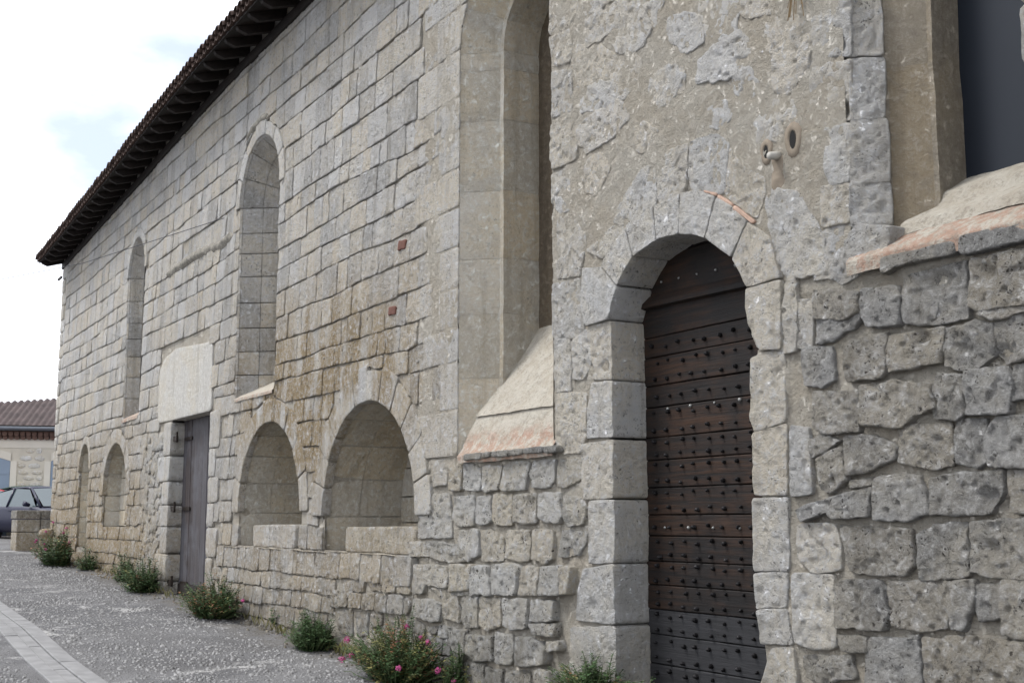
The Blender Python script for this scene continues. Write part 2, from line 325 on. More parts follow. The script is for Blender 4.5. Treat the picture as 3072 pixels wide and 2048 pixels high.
TR={'jamb':[[(-6.362,3.043),(-6.01,2.989),(-6.013,2.67),(-6.127,2.675),(-6.278,2.717),(-6.368,2.897)],[(-6.353,2.654),(-6.244,2.681),(-6.025,2.664),(-6.021,2.22),(-6.335,2.178),(-6.368,2.256)],[(-6.36,2.169),(-6.022,2.21),(-6.03,1.763),(-6.356,1.769)],[(-6.362,1.75),(-6.031,1.751),(-6.039,1.308),(-6.371,1.29)],[(-6.371,1.278),(-6.04,1.298),(-6.071,1.081),(-6.361,1.058)],[(-6.357,1.049),(-6.072,1.072),(-6.026,0.862),(-6.319,0.838)],[(-6.228,0.823),(-6.027,0.84),(-5.994,0.605),(-6.341,0.566)]],'quoinflat':[[(-5.966,2.982),(-5.758,2.95),(-5.772,2.664),(-5.964,2.667)],[(-6.0,2.197),(-5.827,2.167),(-5.813,1.774),(-6.004,1.763)],[(-6.02,1.29),(-5.66,1.292),(-5.661,0.878),(-5.856,0.847),(-6.021,0.877)],[(-5.95,1.584),(-5.636,1.592),(-5.591,1.471),(-5.589,1.319),(-5.835,1.305),(-5.97,1.391)],[(-5.701,4.951),(-5.345,4.816),(-5.367,4.389),(-5.666,4.476),(-5.72,4.536)],[(-5.705,4.461),(-5.485,4.376),(-5.369,4.359),(-5.387,3.998),(-5.612,4.021),(-5.739,4.056)],[(-5.604,3.998),(-5.388,3.972),(-5.407,3.615),(-5.576,3.638),(-5.607,3.736)],[(-5.653,3.64),(-5.576,3.632),(-5.407,3.602),(-5.419,3.37),(-5.652,3.388)],[(-5.751,3.385),(-5.42,3.357),(-5.209,3.305),(-5.111,3.285),(-5.169,3.123),(-5.204,3.08),(-5.516,3.012),(-5.568,3.047),(-5.75,3.07)],[(-8.851,6.153),(-8.331,5.955),(-8.332,5.836),(-8.53,5.677),(-8.854,5.724)],[(-8.854,5.695),(-8.531,5.658),(-8.483,5.476),(-8.534,5.382),(-8.804,5.414)],[(-8.821,5.382),(-8.501,5.298),(-8.489,4.948),(-8.824,4.98)],[(-8.835,4.918),(-8.522,4.912),(-8.394,4.741),(-8.445,4.513),(-8.838,4.533)],[(-8.838,4.489),(-8.446,4.478),(-8.353,4.234),(-8.355,4.103),(-8.712,4.13),(-8.839,4.255)],[(-8.729,4.085),(-8.324,4.07),(-8.295,3.907),(-8.393,3.544),(-8.75,3.59)],[(-8.824,3.545),(-8.394,3.523),(-8.335,3.191),(-8.368,3.042),(-8.827,3.1)],[(-8.802,3.088),(-8.546,3.046),(-8.55,2.642),(-8.774,2.642)],[(-8.774,2.632),(-8.318,2.602),(-8.322,2.257),(-8.412,2.138),(-8.778,2.155)],[(-8.528,3.034),(-8.311,3.105),(-8.234,2.844),(-8.334,2.719),(-8.513,2.717)]],'rub':[[(-5.774,2.394),(-5.398,2.361),(-5.391,2.118),(-5.712,2.13),(-5.778,2.171)],[(-5.377,2.387),(-4.851,2.352),(-4.842,2.218),(-5.092,2.127),(-5.38,2.16)],[(-4.823,2.389),(-4.633,2.377),(-4.637,2.176),(-4.696,2.141),(-4.836,2.164)],[(-4.608,2.394),(-4.359,2.387),(-4.326,2.315),(-4.351,2.155),(-4.614,2.161)],[(-4.313,2.389),(-4.204,2.384),(-4.215,2.218),(-4.325,2.215)],[(-4.428,2.135),(-4.221,2.133),(-4.238,1.877),(-4.49,1.887),(-4.511,2.039)],[(-5.869,2.661),(-5.605,2.644),(-5.594,2.437),(-5.699,2.402),(-5.846,2.446)],[(-5.483,2.644),(-5.172,2.677),(-5.184,2.453),(-5.223,2.415),(-5.474,2.425)],[(-5.164,2.648),(-4.748,2.649),(-4.76,2.45),(-5.148,2.436)],[(-4.732,2.633),(-4.536,2.646),(-4.42,2.618),(-4.422,2.464),(-4.584,2.392),(-4.744,2.435)],[(-4.405,2.616),(-4.187,2.636),(-4.201,2.427),(-4.35,2.405),(-4.413,2.489)],[(-4.521,2.762),(-4.182,2.71),(-4.185,2.667),(-4.411,2.642),(-4.517,2.689)],[(-5.043,2.841),(-4.79,2.803),(-4.796,2.696),(-5.024,2.699)],[(-5.293,2.88),(-5.061,2.844),(-5.078,2.693),(-5.264,2.703),(-5.301,2.737)],[(-5.737,2.947),(-5.351,2.888),(-5.377,2.762),(-5.562,2.683),(-5.728,2.674)],[(-5.809,2.099),(-5.693,2.107),(-5.551,2.077),(-5.782,1.994),(-5.821,2.055)],[(-5.761,1.978),(-5.553,2.041),(-5.523,1.84),(-5.647,1.771),(-5.729,1.787)],[(-5.52,2.097),(-5.278,2.09),(-5.134,2.02),(-5.138,1.952),(-5.327,1.883),(-5.502,1.875)],[(-5.11,2.128),(-4.73,2.13),(-4.719,1.895),(-4.895,1.889),(-5.103,1.937)],[(-4.697,2.134),(-4.506,2.128),(-4.502,1.938),(-4.568,1.877),(-4.701,1.921)],[(-5.494,1.839),(-5.329,1.855),(-5.322,1.806),(-5.476,1.796)],[(-5.816,1.716),(-5.331,1.8),(-5.35,1.627),(-5.634,1.62),(-5.673,1.656),(-5.907,1.599),(-5.946,1.673)],[(-5.31,1.848),(-4.966,1.858),(-4.909,1.652),(-5.068,1.606),(-5.323,1.613)],[(-4.907,1.836),(-4.415,1.872),(-4.408,1.747),(-4.505,1.649),(-4.893,1.639)],[(-4.386,1.858),(-4.239,1.865),(-4.253,1.648),(-4.355,1.648)],[(-5.596,1.585),(-5.287,1.572),(-5.053,1.559),(-5.037,1.374),(-5.085,1.306),(-5.51,1.319),(-5.581,1.485)],[(-5.01,1.533),(-4.879,1.586),(-4.665,1.599),(-4.658,1.322),(-4.981,1.297)],[(-4.633,1.599),(-4.255,1.624),(-4.274,1.336),(-4.466,1.317),(-4.641,1.348)],[(-5.632,1.258),(-5.285,1.272),(-5.24,1.086),(-5.263,1.004),(-5.645,0.991)],[(-5.239,1.274),(-4.813,1.291),(-4.811,1.049),(-4.913,1.017),(-5.207,1.035)],[(-4.789,1.285),(-4.636,1.298),(-4.634,1.198),(-4.7,1.032),(-4.796,1.038)],[(-4.614,1.274),(-4.467,1.292),(-4.478,1.134),(-4.602,1.101),(-4.627,1.186)],[(-4.455,1.299),(-4.276,1.312),(-4.295,1.027),(-4.469,1.037)],[(-5.637,0.949),(-5.414,0.952),(-5.399,0.872),(-5.572,0.871)],[(-5.367,0.956),(-5.017,0.97),(-4.998,0.715),(-5.41,0.669)],[(-4.99,0.985),(-4.654,1.017),(-4.662,0.752),(-4.964,0.719)],[(-4.639,0.997),(-4.295,1.024),(-4.311,0.791),(-4.631,0.755)],[(-5.942,0.811),(-5.534,0.847),(-5.503,0.713),(-5.783,0.659),(-5.906,0.686)],[(-5.085,0.991),(-4.998,1.008),(-5.008,0.971),(-5.086,0.965)],[(-5.345,2.952),(-5.066,2.932),(-5.03,2.865),(-5.063,2.7),(-5.29,2.718),(-5.353,2.802)],[(-5.01,2.953),(-4.862,2.971),(-4.582,2.981),(-4.574,2.668),(-5.016,2.7),(-5.031,2.853)],[(-4.533,2.977),(-4.129,2.975),(-4.148,2.696),(-4.503,2.692),(-4.555,2.746)],[(-4.416,2.658),(-4.15,2.663),(-4.158,2.537),(-4.402,2.568)],[(-5.735,3.002),(-5.38,2.945),(-5.37,2.817),(-5.457,2.791),(-5.743,2.831)],[(-10.684,2.127),(-10.43,2.118),(-10.427,1.881),(-10.68,1.886)],[(-10.401,2.134),(-10.222,2.123),(-10.065,2.061),(-10.064,1.874),(-10.398,1.889)],[(-10.021,2.094),(-9.669,2.089),(-9.72,1.867),(-9.983,1.855),(-10.04,1.89)],[(-9.644,2.096),(-9.418,2.112),(-9.208,2.103),(-9.201,2.015),(-9.256,1.865),(-9.652,1.865),(-9.689,1.899)],[(-9.122,2.1),(-8.786,2.106),(-8.795,1.925),(-8.855,1.88),(-9.177,1.879),(-9.193,1.999)],[(-8.75,2.1),(-8.386,2.085),(-8.395,1.936),(-8.65,1.86),(-8.751,1.877)],[(-10.6,1.831),(-10.201,1.842),(-10.177,1.688),(-10.216,1.568),(-10.499,1.558),(-10.616,1.62)],[(-10.142,1.832),(-9.859,1.836),(-9.854,1.602),(-10.052,1.568),(-10.147,1.602)],[(-9.836,1.84),(-9.5,1.838),(-9.497,1.574),(-9.787,1.565),(-9.834,1.619)],[(-9.472,1.829),(-9.099,1.83),(-9.088,1.602),(-9.257,1.575),(-9.467,1.602)],[(-9.06,1.829),(-8.737,1.831),(-8.666,1.648),(-8.739,1.58),(-8.917,1.579),(-9.061,1.649)],[(-8.65,1.814),(-8.396,1.802),(-8.315,1.72),(-8.344,1.588),(-8.595,1.558),(-8.652,1.633)],[(-10.46,1.524),(-10.106,1.534),(-10.089,1.315),(-10.286,1.247),(-10.495,1.306)],[(-10.079,1.526),(-9.874,1.527),(-9.659,1.471),(-9.653,1.268),(-10.031,1.258)],[(-9.617,1.537),(-9.209,1.539),(-9.182,1.398),(-9.21,1.28),(-9.353,1.256),(-9.624,1.293)],[(-9.131,1.532),(-8.828,1.541),(-8.829,1.313),(-8.949,1.268),(-9.163,1.289)],[(-8.682,1.535),(-8.318,1.529),(-8.333,1.434),(-8.43,1.337),(-8.741,1.322),(-8.711,1.429)],[(-10.513,1.202),(-10.212,1.211),(-10.173,0.951),(-10.547,0.933)],[(-10.157,1.204),(-9.855,1.23),(-9.77,0.971),(-10.136,0.953)],[(-9.751,1.241),(-9.353,1.244),(-9.324,1.19),(-9.353,0.992),(-9.75,0.972)],[(-9.257,1.239),(-8.979,1.24),(-9.01,1.009),(-9.313,0.994)],[(-8.949,1.241),(-8.655,1.257),(-8.665,1.026),(-8.98,1.01)],[(-8.641,1.258),(-8.472,1.255),(-8.517,1.033),(-8.643,1.027)],[(-13.498,0.85),(-13.01,0.872),(-13.001,0.693),(-13.458,0.667)],[(-12.967,0.842),(-12.628,0.848),(-12.621,0.694),(-12.946,0.686)],[(-12.601,0.849),(-12.265,0.866),(-12.279,0.704),(-12.594,0.687)],[(-12.214,0.858),(-11.966,0.86),(-11.96,0.693),(-12.233,0.696)],[(-11.942,0.876),(-11.568,0.88),(-11.567,0.698),(-11.936,0.694)],[(-11.539,0.843),(-11.426,0.868),(-11.379,0.795),(-11.466,0.694),(-11.535,0.709)],[(-11.336,0.863),(-10.976,0.872),(-10.746,0.848),(-10.753,0.685),(-10.94,0.672),(-11.332,0.703)],[(-10.957,0.984),(-10.417,0.964),(-10.374,0.701),(-10.692,0.716),(-10.726,0.894)],[(-10.31,0.951),(-10.036,0.969),(-10.015,0.683),(-10.239,0.658),(-10.316,0.732)],[(-9.999,0.949),(-9.606,0.96),(-9.592,0.721),(-9.851,0.669),(-9.997,0.693)],[(-9.555,0.955),(-9.156,0.975),(-9.157,0.743),(-9.369,0.696),(-9.554,0.724)],[(-9.108,0.97),(-8.782,0.971),(-8.753,0.818),(-9.125,0.789)],[(-9.141,0.776),(-8.738,0.804),(-8.754,0.695),(-9.077,0.686)],[(-13.426,0.615),(-12.876,0.669),(-12.85,0.4),(-13.212,0.394)],[(-12.834,0.65),(-12.436,0.664),(-12.452,0.43),(-12.687,0.392)],[(-12.359,0.659),(-12.082,0.676),(-12.078,0.557),(-12.327,0.52)],[(-12.033,0.669),(-11.697,0.67),(-11.692,0.526),(-12.028,0.521)],[(-11.649,0.654),(-11.286,0.668),(-11.11,0.624),(-11.084,0.442),(-11.236,0.411),(-11.417,0.527)],[(-11.024,0.621),(-10.835,0.634),(-10.854,0.569),(-11.023,0.575)],[(-10.61,0.654),(-10.258,0.64),(-10.24,0.442),(-10.274,0.383),(-10.428,0.391),(-10.548,0.503)],[(-10.794,0.646),(-10.63,0.648),(-10.609,0.552),(-10.792,0.538)],[(-10.219,0.608),(-9.745,0.643),(-9.744,0.415),(-10.068,0.402),(-10.236,0.442)],[(-9.71,0.669),(-9.402,0.669),(-9.385,0.452),(-9.452,0.409),(-9.691,0.407)],[(-9.352,0.657),(-9.077,0.662),(-8.876,0.592),(-8.892,0.467),(-9.336,0.425)],[(-8.845,0.657),(-8.665,0.679),(-8.666,0.595),(-8.83,0.573)],[(-10.427,0.347),(-9.903,0.387),(-9.884,0.172),(-10.424,0.112)],[(-9.867,0.361),(-9.57,0.37),(-9.587,0.205),(-9.866,0.174)],[(-9.519,0.366),(-9.142,0.404),(-9.111,0.257),(-9.519,0.212)],[(-10.809,0.374),(-10.646,0.38),(-10.705,0.268),(-10.89,0.25)],[(-11.234,0.355),(-11.019,0.374),(-11.058,0.233),(-11.275,0.212)],[(-9.047,0.413),(-8.801,0.429),(-8.802,0.292),(-9.032,0.266)],[(-12.878,1.004),(-12.555,1.016),(-12.576,0.871),(-12.871,0.868)],[(-12.45,1.01),(-12.12,1.022),(-12.115,0.893),(-12.394,0.89)],[(-12.07,1.019),(-11.755,1.032),(-11.751,0.9),(-12.065,0.895)],[(-11.731,1.028),(-11.408,1.04),(-11.404,0.898),(-11.704,0.902)],[(-11.363,1.037),(-11.033,1.05),(-11.117,0.921),(-11.337,0.901)],[(-11.37,1.856),(-10.704,1.867),(-10.622,1.449),(-11.359,1.441)],[(-11.612,1.402),(-11.22,1.407),(-11.056,1.271),(-11.55,1.259)],[(-11.194,1.419),(-10.448,1.396),(-10.208,1.259),(-10.643,1.218),(-11.056,1.26)],[(-11.38,1.193),(-10.642,1.192),(-10.614,0.993),(-11.32,1.008)],[(-10.568,1.216),(-10.114,1.229),(-10.158,0.992),(-10.54,0.974)]],'quoinside':[[(0.038,4.826),(0.2,4.798),(0.206,4.375),(0.023,4.396)],[(0.021,4.362),(0.207,4.335),(0.2,3.986),(0.009,4.004)],[(0.008,3.978),(0.211,3.965),(0.215,3.594),(-0.006,3.611)],[(-0.006,3.598),(0.208,3.575),(0.21,3.338),(-0.015,3.359)]],'peek':[[(-6.755,5.354),(-6.443,5.235),(-6.43,4.97),(-6.501,4.888),(-6.708,4.975),(-6.773,5.17)],[(-6.366,5.205),(-5.996,5.064),(-6.003,4.891),(-6.297,4.983)],[(-7.145,5.272),(-6.87,5.174),(-6.828,4.969),(-7.025,5.003),(-7.149,5.159)],[(-6.192,4.886),(-5.964,4.848),(-5.845,4.806),(-5.744,4.854),(-5.726,4.622),(-5.837,4.547),(-6.054,4.662),(-6.179,4.675)],[(-6.832,4.828),(-6.64,4.874),(-6.367,4.872),(-6.284,4.739),(-6.333,4.606),(-6.557,4.617),(-6.837,4.689)],[(-6.035,4.612),(-5.857,4.539),(-5.727,4.608),(-5.735,4.429),(-5.905,4.342),(-6.044,4.413)],[(-6.423,4.575),(-6.312,4.585),(-6.209,4.478),(-6.276,4.411),(-6.404,4.479)],[(-6.221,4.176),(-6.131,4.31),(-5.909,4.258),(-5.875,4.136),(-6.018,4.063),(-6.202,4.113)],[(-7.208,4.902),(-7.055,4.837),(-7.022,4.683),(-7.187,4.701)],[(-6.703,4.416),(-6.563,4.437),(-6.5,4.313),(-6.683,4.319)],[(-8.283,5.936),(-7.898,5.79),(-7.9,5.684),(-8.051,5.687),(-8.27,5.713)],[(-8.271,5.658),(-8.022,5.623),(-7.875,5.447),(-8.117,5.425),(-8.242,5.449)],[(-8.022,5.64),(-7.583,5.566),(-7.396,5.295),(-7.508,5.2),(-7.733,5.207),(-7.965,5.39)],[(-8.466,5.489),(-8.211,5.421),(-7.85,5.194),(-7.941,5.067),(-8.373,5.131),(-8.469,5.288)],[(-7.91,5.162),(-7.676,5.188),(-7.539,5.058),(-7.626,4.901),(-7.914,4.937)],[(-8.438,5.133),(-7.972,5.007),(-7.683,4.876),(-7.77,4.825),(-8.126,4.861),(-8.408,4.925)],[(-8.378,4.791),(-7.857,4.834),(-7.716,4.657),(-7.891,4.57),(-8.286,4.553),(-8.38,4.63)],[(-7.578,4.535),(-7.415,4.523),(-7.323,4.448),(-7.365,4.362),(-7.555,4.363),(-7.608,4.427)],[(-7.392,4.878),(-7.142,4.865),(-6.993,4.769),(-7.096,4.689),(-7.2,4.64),(-7.383,4.71)],[(-8.319,4.437),(-8.102,4.453),(-7.984,4.32),(-8.136,4.219),(-8.29,4.22)],[(-7.133,5.203),(-6.955,5.204),(-6.807,5.119),(-6.812,4.963),(-7.011,4.999),(-7.111,5.081)],[(-7.525,5.647),(-7.255,5.544),(-7.257,5.445),(-7.341,5.293),(-7.368,5.319)]],'sillface':[[(-5.154,3.106),(-4.611,3.1),(-4.611,3.021),(-5.045,3.027),(-5.156,2.997)],[(-4.595,3.12),(-4.12,3.105),(-4.126,3.008),(-4.595,3.004)]],'jambl':[[(-8.293,3.122),(-7.967,3.126),(-7.952,2.672),(-8.229,2.699),(-8.194,2.763),(-8.295,2.947)],[(-8.229,2.671),(-7.952,2.659),(-7.947,2.236),(-8.305,2.247),(-8.295,2.466)],[(-8.376,2.203),(-7.951,2.214),(-7.942,1.778),(-8.364,1.766),(-8.396,1.994)],[(-8.295,1.761),(-7.943,1.764),(-7.951,1.3),(-8.301,1.29)],[(-8.371,1.242),(-7.952,1.291),(-7.944,0.846),(-8.481,0.846),(-8.443,1.09)],[(-8.57,0.784),(-7.944,0.837),(-7.937,0.373),(-8.575,0.301)]],'vous':[[(-7.977,3.14),(-8.291,3.128),(-8.354,3.29),(-8.322,3.594),(-8.067,3.56),(-7.86,3.36)],[(-7.851,3.383),(-8.049,3.567),(-8.03,3.604),(-7.74,3.808),(-7.645,3.564),(-7.756,3.476)],[(-7.629,3.57),(-7.723,3.824),(-7.515,3.859),(-7.37,3.896),(-7.345,3.632),(-7.522,3.599)],[(-7.33,3.634),(-7.347,3.89),(-7.199,3.896),(-7.054,3.915),(-7.07,3.627),(-7.206,3.638)],[(-7.058,3.625),(-7.035,3.915),(-6.843,3.885),(-6.656,3.802),(-6.776,3.541),(-6.91,3.593)],[(-6.763,3.535),(-6.636,3.793),(-6.49,3.703),(-6.332,3.564),(-6.503,3.359),(-6.621,3.438)],[(-6.484,3.334),(-6.32,3.553),(-6.119,3.41),(-6.02,3.135),(-6.349,3.126),(-6.415,3.244)],[(-6.353,3.114),(-6.021,3.118),(-6.04,2.68),(-6.234,2.694),(-6.328,2.865),(-6.363,2.996)]],'brickk':[[(-6.786,3.883),(-6.635,3.824),(-6.636,3.799),(-6.787,3.865)],[(-6.622,3.81),(-6.461,3.707),(-6.491,3.69),(-6.629,3.788)],[(-6.453,3.701),(-6.244,3.544),(-6.278,3.532),(-6.48,3.681)]],'dent':[[(-8.057,2.786),(-8.057,2.783)],[(-8.564,1.34),(-8.564,1.338)],[(-8.238,0.971),(-8.238,0.968)],[(-5.41,4.064),(-5.41,4.063)],[(-4.761,2.906),(-4.761,2.904)],[(-4.422,2.884),(-4.422,2.881)],[(-4.502,1.463),(-4.502,1.462)],[(-4.5,1.724),(-4.5,1.723)],[(-4.888,2.599),(-4.888,2.598)],[(-4.376,2.465),(-4.376,2.464)],[(-4.624,2.527),(-4.624,2.525)]],'outer':[[(-8.135,3.776),(-7.92,3.845),(-7.74,3.823),(-8.03,3.624),(-8.282,3.742)],[(-7.902,3.881),(-7.796,4.029),(-7.68,3.894),(-7.723,3.829)],[(-7.778,4.045),(-7.507,4.209),(-7.363,4.188),(-7.338,3.908),(-7.681,3.835)],[(-7.323,4.188),(-7.189,4.255),(-6.97,4.255),(-6.987,3.928),(-7.323,3.904)],[(-6.955,4.255),(-6.676,4.241),(-6.52,4.163),(-6.567,3.817),(-6.929,3.919)],[(-6.502,4.113),(-6.351,3.916),(-6.181,3.84),(-6.168,3.7),(-6.249,3.573),(-6.541,3.785)],[(-6.159,3.638),(-6.081,3.723),(-5.869,3.657),(-5.657,3.32),(-5.668,3.091),(-5.998,3.139),(-6.072,3.368)],[(-5.999,3.115),(-5.893,3.113),(-5.913,2.673),(-6.03,2.67)]]}

# ---------------------------------------------------------------- stones
ZUP = np.array([0, 0, 1.])
WALL = (np.zeros(3), np.array([1., 0, 0]), np.array([0, -1., 0]))
def resample(poly, N, cut=.16):
    P = np.array(poly, float)
    a = np.sum(P[:, 0]*np.roll(P[:, 1], -1)-np.roll(P[:, 0], -1)*P[:, 1])
    if a < 0: P = P[::-1]
    Q = np.roll(P, -1, 0); L_ = np.linalg.norm(Q-P, axis=1)[:, None]; c = np.minimum(cut, .03/np.maximum(L_, 1e-6)) if cut < .2 else cut
    C = np.empty((2*len(P), 2)); C[0::2] = P+(Q-P)*c; C[1::2] = Q-(Q-P)*c
    D = np.vstack([C, C[:1]]); s = np.r_[0, np.cumsum(np.linalg.norm(np.diff(D, axis=0), axis=1))]
    t = np.linspace(0, s[-1], N, endpoint=False); return np.stack([np.interp(t, s, D[:, 0]), np.interp(t, s, D[:, 1])], 1)
def stone_geo(poly, frame=WALL, depth=.08, proud=.012, bev=.010, rough=.006, res=.06, jit=.006, tilt=0, cut=.16, minN=14, maxN=64, freq=7, pushf=None, seed=0, infl=0, pit=0):
    O, U, Nn = frame; P0 = np.array(poly); per = np.linalg.norm(np.roll(P0, -1, 0)-P0, axis=1).sum()
    N = int(min(maxN, max(minN, per/res))); P = resample(poly, N, cut)
    w3 = np.c_[P[:, 0]+seed, P[:, 1], np.full(N, 3.1+O[1])]
    c = P.mean(0); rad = P-c; rl = np.linalg.norm(rad, axis=1)+1e-6
    P = P+rad/rl[:, None]*(infl+jit*(fbm(w3*5, 11, 3)+.5*fbm(w3*19, 12, 2)))[:, None]
    if pushf: P = pushf(P)
    rad = P-c; rl = np.linalg.norm(rad, axis=1)+1e-6; mr = rl.mean()
    R_ = int(min(14, max(1, mr/res)))
    rings = [(P, -depth)]
    if depth > .12: rings += [(P, -depth*.7), (P, -depth*.4), (P, -depth*.15)]
    ins = lambda b: c+rad*np.clip(1-b/rl, .25, 1)[:, None]
    rings += [(P, proud-bev), (ins(bev*.35), proud-bev*.3), (ins(bev*1.3), proud)]
    k0 = len(rings); base = ins(bev*1.3)
    for k in range(1, R_): rings.append((c+(base-c)*(1-k/R_*.92), proud))
    V = []; hz = max(P[:, 1].max()-P[:, 1].min(), .01)
    for i, (Q, n) in enumerate(rings):
        w = np.c_[Q[:, 0], np.full(len(Q), O[1]*3+.5), Q[:, 1]]
        amp = 0 if i == 0 else (rough if i >= k0-1 else rough*.6)
        dn = amp*(fbm(w*freq+seed, 21, 3)*1.2+.6*fbm(w*freq*3.3, 22, 3))-pit*amp*(np.clip(vn(w*24, 23)-.30, 0, 1)*2.2+np.clip(vn(w*47, 24)-.35, 0, 1)*1.2) if i >= k0-3 else 0
        nn = n+dn-(tilt*(Q[:, 1]-c[1])/hz if i >= k0-3 else 0)
        V.append(O+Q[:, :1]*U+Q[:, 1:]*ZUP+np.reshape(nn, (-1, 1))*Nn if np.ndim(nn) else O+Q[:, :1]*U+Q[:, 1:]*ZUP+nn*Nn)
    if frame is WALL and (c[0] > -9.5):
        for q in TR['dent']:
            d_ = np.hypot(V[-1][:, 0]-q[0][0], V[-1][:, 2]-q[0][1]).min()
            if d_ < .3:
                for v_ in V[k0-2:]: v_[:, 1] += .04*np.exp(-(((v_[:, 0]-q[0][0])/.055)**2+((v_[:, 2]-q[0][1])/.045)**2))*(1+.5*fbm(v_*12, 71, 2))
    cc = np.array([[c[0], O[1]*3+.5, c[1]]]); cn = proud+rough*float(fbm(cc*freq+seed, 21, 3)[0])
    V.append((O+c[0]*U+c[1]*ZUP+cn*Nn)[None]); V = np.vstack(V); F = []
    nr = len(rings)
    for i in range(nr-1):
        for k in range(N): F.append((i*N+k, i*N+(k+1) % N, (i+1)*N+(k+1) % N, (i+1)*N+k))
    ctr = nr*N
    for k in range(N): F.append(((nr-1)*N+k, (nr-1)*N+(k+1) % N, ctr))
    return V, F
bld = empty('stone_building', (-10.5, 0, .12)); BI = Matrix.Translation(bld.location).inverted()
tag(bld, 'long pale limestone building with blocked arches, two old doors and tiled eaves', 'building')
def child(o, parent=None):
    o.parent = parent or bld
    if parent is None: o.matrix_parent_inverse = BI
    return o
class Heap:                              # many stones of one kind: the largest in view as objects, the rest as one mesh
    def __init__(s, name, mat, limit=290): s.n, s.m, s.lim, s.it = name, mat, limit, []
    def add(s, geo, tint, size): s.it.append((size, geo, tint))
    def build(s, parent):
        s.it.sort(key=lambda a: -a[0])
        for _, (V, F), t in s.it[:s.lim]: mesh(s.n, V, F, s.m, parent, True, t)
        rest = s.it[s.lim:]
        if rest:
            VV = []; FF = []; TT = []; b = 0
            for _, (V, F), t in rest:
                VV.append(V); FF += [tuple(i+b for i in f) for f in F]; TT.append(np.full(len(V), t)); b += len(V)
            o = mesh('small_'+s.n+'s', np.vstack(VV), FF, s.m, parent, True, np.concatenate(TT)); o['kind'] = 'stuff'
def seen(poly):                          # rough apparent size from the street
    P = np.array(poly); w = np.ptp(P[:, 0]); h = np.ptp(P[:, 1]); x = P[:, 0].mean(); r = math.hypot(x, 5.4)
    return w*h*5.4/r**3
# ---- openings: cx, half width, sill z, spring z, rise, ring
OP = dict(tall1=(-9.67, .85, 2.2, 6.1, .86), tall2=(-4.56, .85, 3.1, 6.6, .86), w1=(-16.60, .85, 3.3, 6.07, .85), w2=(-23.73, .64, 3.5, 6.2, .68),
          a1=(-15.905, 1.205, 1.27, 1.72, 1.17), a2=(-12.665, 1.255, 1.27, 1.66, 1.235), a3=(-24.82, 1.0, 1.50, 2.1, .98), a4=(-27.74, .52, 1.05, 2.65, .57))
RING = dict(tall1=0, tall2=0, w1=.20, w2=.16, a1=.30, a2=.36, a3=.27, a4=.16)
SD = (-20.80, -18.57, .36, 3.23)
def outline(key, n=28, grow=0, jam=0):
    cx, hw, zb, zs, rs = OP[key]; hw += grow; rs += grow; P = [(cx-hw, zb+(zs-zb)*k/jam) for k in range(jam)] if jam else [(cx-hw, zb)]
    P += [(cx-hw*math.cos(math.pi*k/n), zs+rs*math.sin(math.pi*k/n)) for k in range(n+1)]
    P += [(cx+hw, zs-(zs-zb)*k/jam) for k in range(1, jam+1)] if jam else [(cx+hw, zb)]
    return P
def inside(key, x, z, grow=0, growj=0, gb=0):
    cx, hw, zb, zs, rs = OP[key]
    return np.where(z > zs, ((x-cx)/(hw+grow))**2+((z-zs)/(rs+grow))**2 < 1, (abs(x-cx) < hw+growj) & (z > zb-gb))
SDZ = [(-20.80, .30), (-20.80, 3.23), (-18.57, 3.23), (-18.57, .30)]
DOOR_IN = [(-6.375, .3), (-6.37, 2.66), (-6.27, 2.72), (-6.20, 2.86), (-6.27, 2.98), (-6.375, 3.04), (-6.40, 3.12), (-6.46, 3.27), (-6.60, 3.44), (-6.78, 3.55), (-6.98, 3.61), (-7.18, 3.625), (-7.35, 3.61), (-7.56, 3.55), (-7.75, 3.45), (-7.87, 3.31), (-7.95, 3.13), (-7.96, .3)]
def in_poly(P, x, z):
    r = np.zeros(np.shape(x), bool); n = len(P)
    for i in range(n):
        (x1, y1), (x2, y2) = P[i], P[(i+1) % n]
        if y1 == y2: continue
        r ^= ((y1 > z) != (y2 > z)) & (x < (x2-x1)*(z-y1)/(y2-y1)+x1)
    return r
# mortar body of the wall, with its openings cut out
EX = [-31.4, -24, -20.2, -18, -15.3, 2]; EZ = [7.745, 8.05, 8.23, 8.305, 8.316, 8.36]
def eave(x): return np.interp(x, EX, EZ)
def wallgrid(x0, x1, cs, recf):
    xs = np.arange(x0, x1+cs*.5, cs); zs = np.arange(-.4, 8.7, cs); X, Z = np.meshgrid(xs, zs, indexing='ij')
    Z = np.minimum(Z, eave(X)+.12); x, z = X.ravel(), Z.ravel(); P = np.c_[x, 0*x, z]
    y = recf(x, z)+.012*fbm(P*4, 31, 3)+.007*fbm(P*17, 33, 2)+.005*fbm(P*42, 34, 2)+.02*np.clip(fbm(P*3.1, 35, 3)-.25, 0, 1)
    P[:, 1] = y; nx, nz = len(xs), len(zs); I = np.arange((nx-1)*(nz-1)); a = (I//(nz-1))*nz+I % (nz-1)
    cx = (x[a]+x[a+nz])/2; cz = (z[a]+z[a+1])/2; kill = np.zeros(len(a), bool)
    for k in OP: kill |= inside(k, cx, cz, 0.02 if k[0] != 't' else .0, 0.0, 0.0)
    kill |= in_poly(SDZ, cx, cz) | in_poly([(-7.16+(a_+7.16)*1.09, b_ if b_ < 1 else 2.0+(b_-2.0)*1.04) for a_, b_ in DOOR_IN], cx, cz) | (z[a] >= z[a+1]-1e-6)
    a = a[~kill]; return P, np.stack([a, a+nz, a+nz+1, a+1], 1).tolist()
def rec_far(x, z): return np.full(x.shape, .020)-.055*((z < 1.2) & (x > -17.8))
def sstep(v, a, b): t = np.clip((v-a)/(b-a), 0, 1); return t*t*(3-2*t)
